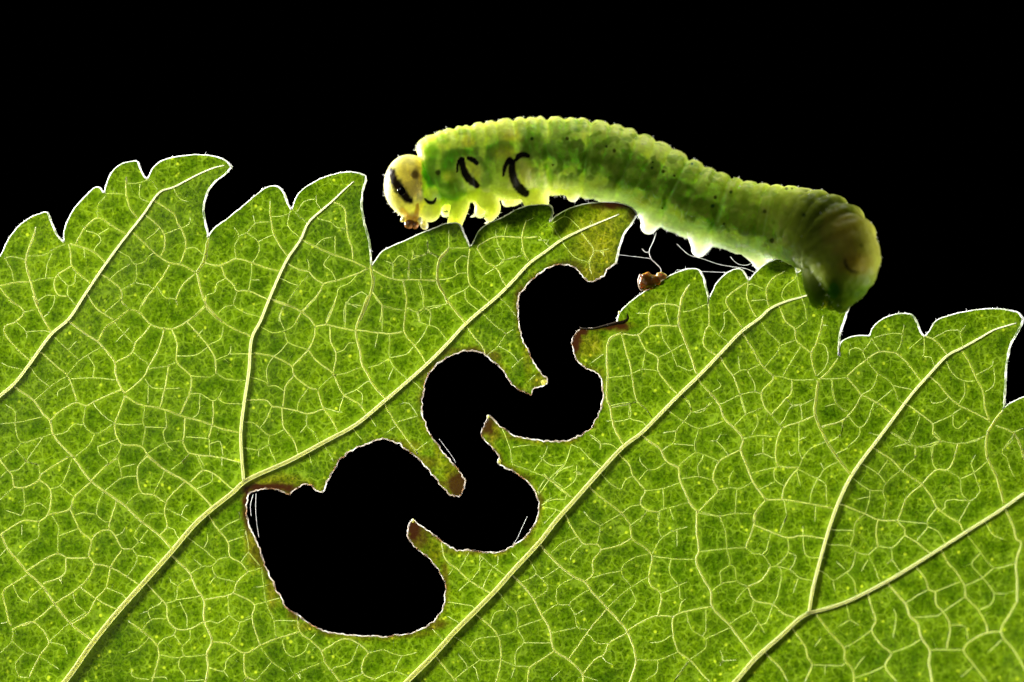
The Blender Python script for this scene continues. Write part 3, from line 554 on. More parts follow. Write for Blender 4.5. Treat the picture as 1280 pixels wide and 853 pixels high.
 'N': (960, 640, 4, """2.3:595,355 640,405 690,465 710,520 750,560 765,625 810,700 805,750 820,850 830,930;1.7:500,410 520,480 540,545 520,590 570,670 615,710 585,770 645,850;1.5:390,455 410,540;1.2:410,540 460,570;1:410,540 350,575;1.3:520,590 440,650 380,680;1.2:585,770 510,805 435,830
 2.2:240,510 300,590 380,685 385,740 425,795 430,850 420,930;1.8:130,595 190,680 200,730 220,765 185,850;1:220,765 370,770;1:230,680 270,625;1:285,765 285,820;1.8:0,720 60,780 100,850;1.1:490,715 430,790;1.3:625,480 640,520 625,630;1.3:615,705 700,675 770,635
 .9:710,530 850,520;.9:690,455 760,410 800,390;1.6:740,275 790,340 805,390 835,400 840,460 875,500 910,565 895,680;1:835,400 910,370 965,350;1.2:875,500 980,430;1.9:985,425 1050,490 1095,575 1095,605;1:910,565 985,575 1000,640;2.2:1245,450 1210,510 1165,600 1235,700 1280,780 1340,900
 1.8:1160,600 1095,605 980,685 1030,765 1095,850;.9:985,690 810,690;1.1:1170,640 1095,710;1.2:1075,330 1130,410 1115,460 1060,490;.9:1130,410 1190,410;1:1030,770 960,830"""),
}
veins = []   # (width profile, points)
for wp, s in MAIN:
    p = pts(s)
    ws = [float(a) for a in wp.split()]
    w = np.interp(np.linspace(0, 1, len(p)), np.linspace(0, 1, len(ws)), ws)
    veins.append((catmull(np.column_stack([p, w]), 6.0), True))
n_main = len(veins)
for key, (x0, y0, z, txt) in WIN.items():
    for item in txt.replace('\n', ';').split(';'):
        item = item.strip()
        if not item: continue
        w, s = item.split(':')
        p = pts(s) / z + np.array([x0, y0])
        w = float(w)
        q = catmull(np.column_stack([p, np.full(len(p), w)]), 4.0)
        # small natural wander and swelling
        for i in range(1, len(q) - 1):
            a = Vector((q[i, 0] / 7.0, q[i, 1] / 7.0, 0.3))
            q[i, 0] += 0.55 * mnoise.noise(a); q[i, 1] += 0.55 * mnoise.noise(a + Vector((31, 7, 2)))
            q[i, 2] *= 1.0 + 0.25 * mnoise.noise(a * 0.7 + Vector((5, 55, 9)))
        veins.append((q, False))

# cells beyond the frame of the photograph: a jittered honeycomb goes on out to the leaf's edge
hexpts = {}
S = 26.0


def hv(i, j):
    if (i, j) not in hexpts:
        r = random.Random(i * 7919 + j * 104729)
        hexpts[(i, j)] = np.array([i * S * 0.866 + r.uniform(-7, 7), j * S * 0.5 + r.uniform(-7, 7)])
    return hexpts[(i, j)]


outer = []
for i in range(-16, 70):
    for j in range(0, 90):
        if (i + j) % 2: continue
        k = ((j - i) // 2) % 3
        if k == 0: ends = [(i, j + 2), (i + 1, j - 1), (i - 1, j - 1)]
        else: continue
        for e in ends:
            outer.append((hv(i, j), hv(*e)))
core = loop
for a, b in outer:
    mid = (a + b) / 2
    if -12 < mid[0] < 1292 and mid[1] < 865: continue
    seg = np.vstack([a, b])
    if not inside(seg, core).all(): continue
    t = np.linspace(0, 1, 5)[:, None]
    q = seg[0] * (1 - t) + seg[1] * t
    veins.append((np.column_stack([q, np.full(5, random.choice([1.2, 1.6, 2.0]))]), False))

_own = np.concatenate([np.full(len(q), i) for i, (q, _) in enumerate(veins)])
_all = np.vstack([q[:, :2] for q, _ in veins])
_kd = kdtree.KDTree(len(_all))
for i, p in enumerate(_all): _kd.insert((p[0], p[1], 0), i)
_kd.balance()
for vi, (q, m) in enumerate(veins):
    if m: continue
    for end in (0, -1):
        near = [d for c, ix, d in _kd.find_range((q[end, 0], q[end, 1], 0), 4.5) if _own[ix] != vi]
        if near: continue
        snap = sorted((d, ix) for c, ix, d in _kd.find_range((q[end, 0], q[end, 1], 0), 9.5) if _own[ix] != vi)
        if snap:
            e = np.array([[_all[snap[0][1], 0], _all[snap[0][1], 1], q[end, 2] * 0.8]])
            q = np.vstack([e, q]) if end == 0 else np.vstack([q, e])
            veins[vi] = (q, m)
            continue
        d = np.hypot(q[:, 0] - q[end, 0], q[:, 1] - q[end, 1])
        q[:, 2] *= np.clip(0.25 + d / 12.0, 0, 1)
# free-ending veinlets that branch off into the cells
allp = np.vstack([q[:, :2] for q, _ in veins])
kd = kdtree.KDTree(len(allp))
for i, p in enumerate(allp): kd.insert((p[0], p[1], 0), i)
kd.balance()
veinlets = []
cand = [q for q, m in veins if not m]
tries = 0
for q in cand:
    L = np.linalg.norm(np.diff(q[:, :2], axis=0), axis=1).sum()
    for _ in range(int(L / 85.0 + random.random())):
        i = random.randrange(0, len(q) - 1)
        d = q[i + 1, :2] - q[i, :2]
        n = np.linalg.norm(d)
        if n < 1e-3: continue
        d = d / n
        nrm = np.array([-d[1], d[0]]) * random.choice([-1, 1])
        ang = random.uniform(-0.6, 0.6)
        nrm = nrm * math.cos(ang) + d * math.sin(ang)
        path = [q[i, :2].copy()]
        length = random.uniform(7, 20)
        while length > 0:
            path.append(path[-1] + nrm * 3.0)
            length -= 3.0
            a = random.uniform(-0.35, 0.35)
            nrm = np.array([nrm[0] * math.cos(a) - nrm[1] * math.sin(a), nrm[0] * math.sin(a) + nrm[1] * math.cos(a)])
            if len(path) > 2:
                co, ix, dist = kd.find((path[-1][0], path[-1][1], 0))
                if dist < 2.0: break
        if len(path) >= 3:
            pa = np.array(path)
            veinlets.append(np.column_stack([pa, np.linspace(0.75, 0.35, len(pa)) * random.uniform(0.8, 1.25)]))

# ------------------------------------------------------------------ leaf relief
mainp = np.vstack([q[:, :2] for q, m in veins if m])
kdm = kdtree.KDTree(len(mainp))
for i, p in enumerate(mainp): kdm.insert((p[0], p[1], 0), i)
kdm.balance()


def sheet(px, py):
    """smooth bend of the whole leaf, mm (positive = away from the camera)"""
    y = 0.35 * math.sin(px / 210.0 + 0.8) * math.cos(py / 260.0 + 0.4)
    a = max(0.0, (px - 780) / 500.0); b = max(0.0, (py - 470) / 383.0)
    y += 3.0 * a * b
    y += 0.5 * max(0.0, (200 - px) / 400.0) ** 2
    y += 0.25 * mnoise.noise(Vector((px / 120.0, py / 120.0, 1.7)))
    return y


def relief(px, py):
    dm = kdm.find((px, py, 0))[2]
    dv = kd.find((px, py, 0))[2]
    q = -0.16 * (1 - math.exp(-(dm / 34.0) ** 2)) - 0.045 * (1 - math.exp(-(dv / 9.0) ** 2))
    return sheet(px, py) + q


# ------------------------------------------------------------------ the leaf
leaf_base = np.array(P(200, 1030, 0.0))
leaf = bpy.data.objects.new('leaf', None)
COL.objects.link(leaf)
leaf.empty_display_size = 0.002
tag(leaf, 'backlit green toothed leaf with pale veins and a winding bitten hole', 'leaf')

G = 3.7
gx, gy = [], []
row = 0
yy = 190.0
while yy < 1050:
    g = G if yy < 870 else 11.0
    xx = -262.0 + (g / 2 if row % 2 else 0)
    while xx < 1490:
        gg = g if -15 < xx < 1295 else 11.0
        gx.append(xx + random.uniform(-.9, .9)); gy.append(yy + random.uniform(-.9, .9))
        xx += gg
    yy += g * 0.866
    row += 1
grid = np.column_stack([gx, gy])
grid = grid[inside(grid, loop)]
kdl = kdtree.KDTree(len(loop))
for i, p in enumerate(loop): kdl.insert((p[0], p[1], 0), i)
kdl.balance()
grid = np.array([g for g in grid if kdl.find((g[0], g[1], 0))[2] > 2.0])
nl = len(loop)
vin = [Vector((p[0], -p[1])) for p in np.vstack([loop, grid])]
res = delaunay_2d_cdt(vin, [], [list(range(nl))], 1, 1e-4)
vv = np.array([[v.x, -v.y] for v in res[0]])
tri = [tuple(f) for f in res[2]]
verts = np.array([P(x, y, relief(x, y)) for x, y in vv])
lam = mesh_obj('lamina', verts, tri, M_LAM, leaf)

# wear: R dark brown dead tissue, G yellowing.  (x, y, rx, ry, brown, yellow)
SPOTS = [
    (772, 255, 24, 6, 1.0, 0.6), (752, 258, 14, 4, .55, .5), (792, 268, 7, 8, .45, .7), (756, 300, 36, 44, 0.0, .75), (742, 345, 22, 12, .10, .9),
    (712, 331, 16, 5, .35, .6), (722, 338, 7, 8, .4, .8), (651, 372, 6, 14, .55, .3), (648, 395, 3, 14, .3, .5), (660, 440, 5, 30, .1, .5), (676, 478, 10, 10, .2, .6),
    (719, 424, 7, 15, .95, .7), (727, 414, 9, 6, .8, .6), (760, 407, 26, 5, .85, .6), (735, 430, 16, 16, .1, .8), (720, 445, 5, 12, .35, .6), (777, 408, 9, 6, .7, .5),
    (575, 606, 13, 14, .70, .9), (567, 590, 12, 18, .15, .7), (560, 605, 10, 4, .5, .6), (548, 565, 5, 22, .10, .5),
    (608, 532, 9, 11, .70, .7), (616, 540, 9, 10, .35, .8), (612, 552, 5, 9, .3, .6), (622, 576, 5, 7, .5, .6), (640, 546, 14, 3, .35, .4),
    (517, 664, 9, 13, 1.0, .6), (525, 672, 9, 12, .5, .9), (540, 692, 10, 16, .1, .8), (556, 725, 4, 18, .45, .6), (533, 662, 12, 4, .4, .7),
    (336, 610, 30, 5.5, .95, .8), (345, 605, 32, 10, .1, .8), (309, 635, 5, 26, .85, .9), (314, 655, 7, 40, .25, .9), (322, 682, 6, 22, .4, .8), (340, 725, 6, 30, .25, .7), (374, 768, 12, 6, .5, .6),
    (330, 700, 6, 14, .45, .6), (395, 783, 22, 5, .25, .6), (540, 780, 16, 6, .5, .4), (505, 792, 30, 4, .35, .5), (430, 792, 30, 4, .3, .5), (570, 440, 22, 4, .35, .3), (592, 440, 10, 5, .6, .4),
    (610, 446, 14, 6, .4, .6), (535, 470, 8, 12, .3, .3), (500, 558, 26, 6, .2, .5), (527, 578, 18, 7, .35, .6), (666, 680, 12, 6, .2, .2), (674, 630, 4, 12, .5, .3), (585, 689, 30, 4, .25, .4), (655, 598, 10, 5, .3, .4), (750, 470, 5, 10, .2, .4), (812, 372, 12, 5, .15, .1),
]
red = np.zeros(len(vv)); yel = np.zeros(len(vv))
jit = np.array([mnoise.noise(Vector((x / 6.0, y / 6.0, 4.4))) for x, y in vv])
for (sx, sy, rx, ry, br, ye) in SPOTS:
    d = np.sqrt(((vv[:, 0] - sx) / rx) ** 2 + ((vv[:, 1] - sy) / ry) ** 2) + jit * 0.35
    red = np.maximum(red, min(1.0, br * 1.35) * np.clip((1.45 - d) * 1.8, 0, 1))
    yel = np.maximum(yel, ye * np.clip(1.6 - d, 0, 1))
bp = np.vstack(bite)
kdb = kdtree.KDTree(len(bp))
for i, p in enumerate(bp): kdb.insert((p[0], p[1], 0), i)
kdb.balance()
for i, (x, y) in enumerate(vv):
    d = kdb.find((x, y, 0))[2]
    if d < 16:
        k = 0.35 + 1.1 * mnoise.noise(Vector((x / 22.0, y / 22.0, 6.0)))
        red[i] = max(red[i], min(0.85, max(0.0, k)) * math.exp(-(d / 3.0) ** 2))
        yel[i] = max(yel[i], min(0.6, max(0.0, k)) * math.exp(-(d / 5.0) ** 2))
nearv = np.zeros(len(vv))
vw = np.concatenate([q[:, 2] for q, _ in veins])
for i, (x, y) in enumerate(vv):
    _, ix, d = kd.find((x, y, 0))
    nearv[i] = math.exp(-(d / (2.0 + 0.8 * vw[ix])) ** 2) * min(1.0, vw[ix] / 2.6)
attr = lam.data.color_attributes.new('wear', 'FLOAT_COLOR', 'POINT')
attr.data.foreach_set('color', np.column_stack([red, yel, nearv, np.ones(len(vv))]).astype(np.float32).ravel())

# veins
singles = [(q, m) for q, m in veins]


def size(q):
    inx = (q[:, 0] > -5) & (q[:, 0] < 1285) & (q[:, 1] < 858)
    return (np.linalg.norm(np.diff(q[:, :2], axis=0), axis=1).sum() * q[:, 2].mean()) * (1 if inx.any() else 0.01)


def vein_tube(buf, q, main):
    ins = inside(q[:, :2], loop)
    near = np.array([kdl.find((a, b, 0))[2] for a, b in q[:, :2]])
    ok = ins | (near < 1.2)
    run = []
    runs = []
    for i in range(len(q)):
        if ok[i]: run.append(i)
        else:
            if len(run) > 1: runs.append(run)
            run = []
    if len(run) > 1: runs.append(run)
    for r in runs:
        w = q[r, 2] * PX
        rad = w * (0.42 if main else 0.46)
        path = np.array([P(q[i, 0], q[i, 1], relief(q[i, 0], q[i, 1])) for i in r])
        path[:, 1] += (rad * 1.35 - 0.02) if main else (-0.008 + 0.0 * rad)
        buf.tube(path, rad, 12 if main else 6, squash=2.35 if main else 1.0)


order = sorted(range(len(singles)), key=lambda i: -size(singles[i][0]))
keep = set(order[:290])
rest = Buf()
for i, (q, m) in enumerate(singles):
    if i in keep or m:
        b = Buf(); vein_tube(b, q, m)
        if b.v:
            mesh_obj('main_vein' if m else 'vein', b.v, b.f, M_VEIN if m else M_VEINS if q[:, 2].mean() > 2.15 else M_VEIN2 if q[:, 2].mean() > 1.55 else M_VEIN3, leaf)
    else:
        vein_tube(rest, q, m)
tag(mesh_obj('small_veins', rest.v, rest.f, M_VEIN3, leaf), kind='stuff')
b = Buf()
for q in veinlets:
    vein_tube(b, q, False)
tag(mesh_obj('veinlets', b.v, b.f, M_VEINLET, leaf), kind='stuff')


# margins
def rim(segs, r_px, mat, name, jitter):
    buf = Buf()
    for s in segs:
        path = np.array([P(x, y, relief(x, y)) for x, y in s])
        # thicker rim on right-hand flanks builds their bright edge highlight into the shape
        d = np.gradient(s, axis=0)
        steep = np.clip(np.abs(d[:, 1]) / np.maximum(np.linalg.norm(d, axis=1), 1e-6), 0, 1)
        down = np.where(d[:, 1] > 0, steep, 0)
        r = np.array([r_px * PX * (1 + jitter * mnoise.noise(Vector((x / 5.0, y / 5.0, 2.0)))) for x, y in s])
        if mat is M_MARGIN: r = r * (0.60 + 0.68 * down)
        buf.tube(path, np.maximum(r, 0.006), 7)
    return mesh_obj(name, buf.v, buf.f, mat, leaf)


rim(nat_l + nat_r[:-1], 1.02, M_MARGIN, 'margin', 0.55)
rim([nat_r[-1]], 1.2, M_MARGIN, 'margin', 0.2)
rim(bite, 0.78, M_BITE, 'bitten_edge', 0.9)

# pale callus drops on the bitten tips and the rolled dried flap
b = Buf()
for (x, y, rx, rz) in [(680, 478, 4.2, 3.6), (624, 577, 2.4, 3.6), (516, 651, 1.7, 2.4), (610, 521, 1.6, 2.4), (774, 391, 1.5, 2.0)]:
    b2 = Buf()
    c = np.array(P(x, y, relief(x, y) - 0.03))
    b2.ball(c, (rx * PX, 0.06, rz * PX), seg=14, rings=9, warp=lambda q, d: q * (1 + 0.22 * mnoise.noise(Vector(d * 2.0) + Vector((x, y, 0)))))
    mesh_obj('callus_drop', b2.v, b2.f, M_PALP, leaf)
b = Buf()
fl = catmull(pts("724,411 740,411.5 756,408 770,404.5 780,402.5 785,398 784,393"), 2.0)
b.tube(np.array([P(x, y, relief(min(x, 768), max(y, 406)) - 0.06) for x, y in fl]), np.interp(np.linspace(0, 1, len(fl)), [0, .3, .8, 1], [1.0, 1.4, 2.4, 1.0]) * PX, 8)
mesh_obj('curled_flap', b.v, b.f, M_BURNT, leaf)

# fine hairs along the natural margin and in the notches
hb = Buf()


def hair(buf, base, d, L, r):
    base = np.asarray(base, float); d = np.asarray(d, float)
    d = d / np.linalg.norm(d)
    bend = np.array([random.uniform(-.3, .3), random.uniform(-.3, .3), random.uniform(-.3, .3)])
    t = np.linspace(0, 1, 4)
    path = np.array([base + d * L * a + bend * L * a * a for a in t])
    buf.tube(path, r * (1 - 0.85 * t), 4, ref=(0.13, 0.97, 0.21))


for s in nat_l + nat_r[:-1]:
    d = np.gradient(s, axis=0)
    d /= np.maximum(np.linalg.norm(d, axis=1)[:, None], 1e-6)
    n = len(s)
    for i in range(n):
        endness = min(i, n - 1 - i)
        p_h = 0.07 + (0.35 if endness < 4 else 0)
        if random.random() < p_h:
            out = np.array([d[i, 1], -d[i, 0]])
            v = out + d[i] * random.uniform(0.2, 1.2)
            base = P(s[i, 0], s[i, 1], relief(*s[i]) + random.uniform(-.03, .03))
            hair(hb, base, (v[0], random.uniform(-.4, .4), -v[1]), random.uniform(1.6, 4.0) * PX, 0.28 * PX)
tag(mesh_obj('margin_hairs', hb.v, hb.f, M_HAIR, leaf), kind='stuff')

# ------------------------------------------------------------------ the larva
larva = bpy.data.objects.new('sawfly_larva', None)
COL.objects.link(larva)
larva.empty_display_size = 0.002
tag(larva, 'translucent green larva with yellow head and black comma marks astride the leaf edge', 'larva')

# centre line: px x, px y, depth mm, radius px
CL = np.array([
    [536, 220, 1.15, 33], [539, 218.5, 1.15, 41], [547, 215, 1.15, 45.5], [558, 211, 1.15, 47.5], [580, 206, 1.15, 48.5], [610, 202.5, 1.15, 49.5], [640, 200, 1.15, 51], [670, 197, 1.15, 50.5],
    [700, 196, 1.15, 48.5], [735, 199, 1.15, 49], [770, 207, 1.15, 49], [805, 221, 1.15, 48], [840, 239, 1.12, 47], [870, 253, 1.05, 46], [900, 264, 0.95, 45],
    [930, 272, 0.75, 45], [960, 277, 0.45, 46], [988, 281, 0.05, 47], [1012, 287, -0.45, 49], [1034, 297, -0.95, 51], [1048, 311, -1.40, 50], [1054, 327, -1.65, 46], [1054, 343, -1.7, 40], [1051, 357, -1.65, 31], [1047, 368, -1.6, 19], [1045, 374, -1.55, 6]])
cl = catmull(CL, 1.4)
ctr = np.array([P(a, b_, c) for a, b_, c, r in cl])
rad = cl[:, 3] * PX
T = np.gradient(ctr, axis=0); T /= np.linalg.norm(T, axis=1)[:, None]
Bn = np.array([0, 1.0, 0]) - T * T[:, 1:2]; Bn /= np.linalg.norm(Bn, axis=1)[:, None]
Nn = np.cross(T, Bn)
Nn *= np.sign(Nn[:1, 2:3])
for i in range(1, len(Nn)):
    if Nn[i] @ Nn[i - 1] < 0: Nn[i] *= -1
# folds: dorsal x of each crease, depth
FOLD = [(542, .7), (553, .35), (566, .8), (578, .4), (588, 1.0), (605, .5), (620, .55), (641, 1.0), (657, .5), (670, .35), (683.5, 1.15), (706, .65), (722, .3), (739, 1.2), (763, .7), (781, .4),
        (799, 1.2), (821, .6), (840, .4), (862, 1.2), (881, .75), (897, .4), (914.5, 1.0), (930, .8), (948, .4), (965, 1.1), (982, .8), (1000, .4), (1018, .8), (1040, .8), (1062, .9), (1082, .8), (1096, .6)]
dors_x = np.array([to_px((ctr[i] + Nn[i] * rad[i])[None])[0][0] for i in range(len(ctr))])
fold_i = []
for fx, dep in FOLD:
    fold_i.append((int(np.argmin(np.abs(dors_x[:-34] - fx))), dep))
arc = np.concatenate([[0], np.cumsum(np.linalg.norm(np.diff(ctr, axis=0), axis=1))])
LOBES = [(592, 214, 15, .11), (652, 217, 17, .13), (566, 240, 14, .10), (540, 215, 12, .06), (702, 222, 20, .08), (757, 233, 22, .09), (815, 252, 22, .09), (872, 277, 22, .09), (930, 296, 22, .08), (624, 190, 14, .05), (577, 190, 14, .05)]
body = Buf()
SEG = 132
n = len(ctr)
fs = np.array([arc[i] for i, d in fold_i]); fd = np.array([d for i, d in fold_i])
for i in range(n):
    # bulge between folds and the depth of the nearest crease
    ds = np.abs(fs - arc[i])
    crease = (fd * np.exp(-(ds / 0.105) ** 2)).max() if len(ds) else 0
    j = np.searchsorted(fs, arc[i])
    if 0 < j < len(fs):
        t = (arc[i] - fs[j - 1]) / max(fs[j] - fs[j - 1], 1e-6)
        bul = math.sin(math.pi * t) ** 0.7 * min(1.0, (fs[j] - fs[j - 1]) / 0.6)
    else:
        bul = 0.3
    seg_major = (np.where(fd > 0.95, 1.0, 0) * np.exp(-(ds / 0.16) ** 2)).max()
    for k in range(SEG):
        a = 2 * math.pi * k / SEG
        ca, sa = math.cos(a), math.sin(a)
        top = 0.5 + 0.5 * ca
        w = 0.22 + 0.78 * top ** 1.7
        if cl[i, 0] > 1008: w = 0.55 + 0.45 * top
        R = rad[i] * (1 + 0.0055 * math.sin(arc[i] * 30.0 + 2.0 * mnoise.noise(Vector((arc[i] * 1.5, k / 30.0, 0)))) - 0.070 * crease * w + 0.034 * bul * w)
        flank = math.exp(-((math.degrees(math.acos(max(-1, min(1, ca)))) - 118) / 22.0) ** 2)
        R *= 1 + flank * (0.045 - 0.07 * seg_major)
        fold2 = math.exp(-((math.degrees(math.acos(max(-1, min(1, ca)))) - 96) / 7.0) ** 2)
        R *= 1 - 0.016 * fold2
        if cl[i, 0] > 1005: R *= 1 + 0.013 * math.sin(arc[i] * 11 + 1.5 * math.sin(a * 2)) + 0.02 * mnoise.noise(Vector((arc[i] * 4, k / 16.0, 7.7)))
        if ca < -0.45 and 690 < cl[i, 0] < 1005: R *= 1 + 0.05 * mnoise.noise(Vector((cl[i, 0] / 5.0, k / 6.0, 2.2)))
        p = ctr[i] + R * (ca * Nn[i] + 0.96 * sa * Bn[i])
        kx = PX * (DIST + p[1]) / DIST
        qx, qy = p[0] / kx + 640.0, 426.5 - p[2] / kx
        for (lx, ly, lr, la) in LOBES:
            dd = ((qx - lx) ** 2 + (qy - ly) ** 2) / (lr * lr)
            if dd < 4: R += la * math.exp(-1.6 * dd) * abs(sa)
        p = ctr[i] + R * (ca * Nn[i] + 0.96 * sa * Bn[i])
        nz = mnoise.noise(Vector(p * 1.7)) * 0.030 + mnoise.noise(Vector(p * 4.5)) * (0.018 if cl[i, 0] < 990 else 0.04) + mnoise.noise(Vector(p * 9.0)) * 0.008
        p = p + nz * (ca * Nn[i] + sa * Bn[i])
        body.v.append(p)
for i in range(n - 1):
    for k in range(SEG):
        k2 = (k + 1) % SEG
        body.f.append((i * SEG + k, i * SEG + k2, (i + 1) * SEG + k2, (i + 1) * SEG + k))
body.f.append(tuple(range(SEG))[::-1])
body.f.append(tuple((n - 1) * SEG + k for k in range(SEG)))


def limb(points):
    """px x, px y, depth, radius px -> tapered limb with a round end"""
    q = catmull(np.array(points, float), 2.0)
    pa = np.array([P(a, b_, c) for a, b_, c, r in q])
    rr = q[:, 3] * PX
    body.tube(pa, rr, 20)
    body.ball(pa[-1], (rr[-1],) * 3, seg=16, rings=10)
    body.ball(pa[0], (rr[0],) * 3, seg=16, rings=10)


# head capsule: tilted egg with muzzle
rot = np.array([[math.cos(.16), 0, -math.sin(.16)], [0, 1, 0], [math.sin(.16), 0, math.cos(.16)]])
HC = np.array(P(513.5, 235.5, 0.95))


def headwarp(q, d):
    q = q.copy()
    if d[2] < 0:                       # narrow towards the mouth
        q[0] *= 1 - 0.30 * d[2] ** 2; q[1] *= 1 - 0.32 * d[2] ** 2
    return q


body.ball(HC, (33.5 * PX, 36 * PX, 42.5 * PX), rot, seg=48, rings=30, warp=headwarp)
body.ball(P(516, 268, 0.85), (14 * PX, 20 * PX, 15 * PX), seg=24, rings=14)          # muzzle
body.ball(P(537, 262, 0.85), (15 * PX, 22 * PX, 16 * PX), seg=24, rings=14)         # maxilla side
body.ball(P(541, 240, 1.05), (20 * PX, 34 * PX, 26 * PX), seg=24, rings=14)          # neck
# thoracic legs (near and far side), behind the leaf edge they clasp
limb([(574, 240, .75, 15), (575, 256, .70, 12), (571, 271, .62, 10.5), (568, 284, .50, 9), (571, 298, .36, 6)])
limb([(566, 240, 1.6, 14), (561, 256, 1.55, 10), (557, 266, 1.45, 6)])
limb([(606, 238, .75, 17), (611, 252, .62, 13.5), (616, 262, .52, 10), (612, 271, .40, 7)])
limb([(600, 240, 1.5, 14), (603, 256, 1.5, 10), (600, 266, 1.4, 7)])
limb([(668, 236, .80, 20), (670, 250, .72, 17), (676, 264, .62, 12), (683, 274, .48, 8), (682, 288, .38, 5)])
limb([(648, 236, 1.5, 15), (640, 248, 1.55, 11), (634, 252, 1.5, 7)])
# prolegs
for (x, y, xb, yb, r0, r1, dz) in [(714, 230, 716, 245, 17, 8, .75), (765, 242, 768, 262, 20, 10, .85), (820, 260, 811, 283, 24, 10.5, .75), (880, 286, 874, 312, 24, 10, .65),
                                   (944, 302, 951, 327, 24, 11, .55), (998, 308, 1001, 325, 22, 14, .25)]:
    limb([(x, y, dz + 0.05, r0), ((x + xb) / 2, (y + yb) / 2, dz, (r0 + r1) / 2 + 1.5), (xb, yb, dz - 0.05, r1)])
    limb([(x + 4, y, dz + 1.25, r0), ((x + xb) / 2 + 4, (y + yb) / 2 - 2, dz + 1.25, (r0 + r1) / 2), (xb + 5, yb - 5, dz + 1.2, r1)])
# last pair of prolegs and the anal flap, gripping the near side of the leaf
limb([(1026, 338, -1.1, 24), (1024, 358, -.95, 20), (1024, 374, -.75, 13)])
limb([(1058, 350, -1.6, 30), (1054, 368, -1.45, 22), (1052, 381, -1.25, 11)])
limb([(1036, 366, -1.0, 16), (1040, 380, -.85, 9)])

tmp_me = bpy.data.meshes.new('larva_tmp')
tmp_me.from_pydata([tuple(v) for v in body.v], [], body.f)
tmp = bpy.data.objects.new('larva_tmp', tmp_me)
COL.objects.link(tmp)
md = tmp.modifiers.new('r', 'REMESH'); md.mode = 'VOXEL'; md.voxel_size = 0.042; md.use_smooth_shade = True
sm = tmp.modifiers.new('s', 'SMOOTH'); sm.factor = 0.5; sm.iterations = 3
dg = bpy.context.evaluated_depsgraph_get()
ev = bpy.data.meshes.new_from_object(tmp.evaluated_get(dg))
bpy.data.objects.remove(tmp); bpy.data.meshes.remove(tmp_me)
co = np.empty(len(ev.vertices) * 3); ev.vertices.foreach_get('co', co); co = co.reshape(-1, 3)
bx, by = to_px(co)

# ---- pigment
def lin(h):
    return np.array([((c / 255.0 + 0.055) / 1.055) ** 2.4 if c > 10 else c / 255.0 / 12.92 for c in h])


nv = len(co)
nz1 = np.array([mnoise.noise(Vector(c * 1.1)) for c in co])
nz2 = np.array([mnoise.noise(Vector(c * 3.2 + np.array([9, 2, 4]))) for c in co])
nz3 = np.array([mnoise.noise(Vector(c * 8.0 + np.array([1, 7, 3]))) for c in co])
# height on the flank: -1 back .. +1 belly
ci = np.array([np.argmin((cl[::4, 0] - a) ** 2 + (cl[::4, 1] - b_) ** 2) for a, b_ in zip(bx, by)]) * 4
nx = np.array([to_px((ctr[i] + Nn[i] * rad[i])[None])[0][0] for i in range(n)]); ny = np.array([to_px((ctr[i] + Nn[i] * rad[i])[None])[1][0] for i in range(n)])
upx = nx - cl[:, 0]; upy = ny - cl[:, 1]; ul = np.hypot(upx, upy)
h = -((bx - cl[ci, 0]) * upx[ci] + (by - cl[ci, 1]) * upy[ci]) / np.maximum(ul[ci], 1) / np.maximum(cl[ci, 3], 8)
pig = np.tile(np.array([0.76, 0.86, 0.24]), (nv, 1))


def blend(col, f):
    global pig
    f = np.clip(f, 0, 1)[:, None]
    pig = pig * (1 - f) + np.asarray(col) * f


def smooth(a, b_, x):
    t = np.clip((x - a) / (b_ - a), 0, 1)
    return t * t * (3 - 2 * t)


def blob(x, y, rx, ry, ang=0.0, soft=0.5, jit=0.25, jn=None):
    c, s = math.cos(math.radians(ang)), math.sin(math.radians(ang))
    u = (bx - x) * c + (by - y) * s; v = -(bx - x) * s + (by - y) * c
    d = np.sqrt((u / rx) ** 2 + (v / ry) ** 2) + jit * (nz2 if jn is None else jn)
    return 1 - smooth(1 - soft, 1 + soft, d)


def stroke(points, w, soft=0.25, jit=0.14):
    p = catmull(pts(points), 1.0) if len(pts(points)) > 2 else catmull(pts(points), 1.0)
    ww = 1.12 * np.interp(np.linspace(0, 1, len(p)), np.linspace(0, 1, len(w)), w)
    best = np.full(nv, 9.0)
    lo = p.min(0) - 12; hi = p.max(0) + 12
    m = np.where((bx > lo[0]) & (bx < hi[0]) & (by > lo[1]) & (by < hi[1]))[0]
    for q, r in zip(p, ww):
        d = np.hypot(bx[m] - q[0], by[m] - q[1]) / r
        best[m] = np.minimum(best[m], d)
    return 1 - smooth(1 - soft, 1 + soft, best + jit * nz3)


# gut showing through: irregular dark green band on the mid flank
along = smooth(655, 745, bx)
band = np.exp(-((h - 0.08 - 0.30 * nz1 - 0.18 * nz2) / 0.36) ** 2) * along
blend((0.42, 0.64, 0.06), 0.75 * band * (0.75 + 0.5 * nz2))
blend((0.20, 0.44, 0.03), 0.75 * np.clip((nz2 + 0.5 * nz1) * 2.4 - 0.15, 0, 1) * np.exp(-((h - 0.18) / 0.38) ** 2) * smooth(620, 700, bx))
blend((0.34, 0.58, 0.03), 0.60 * smooth(790, 900, bx) * (1 - smooth(0.25, 0.60, h)) * (0.65 + 0.6 * nz1))
# back: yellower ridge
blend((0.62, 0.76, 0.12), 0.45 * (1 - smooth(-0.95, -0.55, h)))
# pale waxy underside and prolegs
blend((0.66, 0.86, 0.50), 0.9 * smooth(0.34, 0.78, h + 0.25 * nz1 + 0.14 * nz2) * smooth(690, 790, bx))
blend((0.64, 0.82, 0.60), 0.95 * smooth(0.66, 0.95, h) * smooth(690, 790, bx))
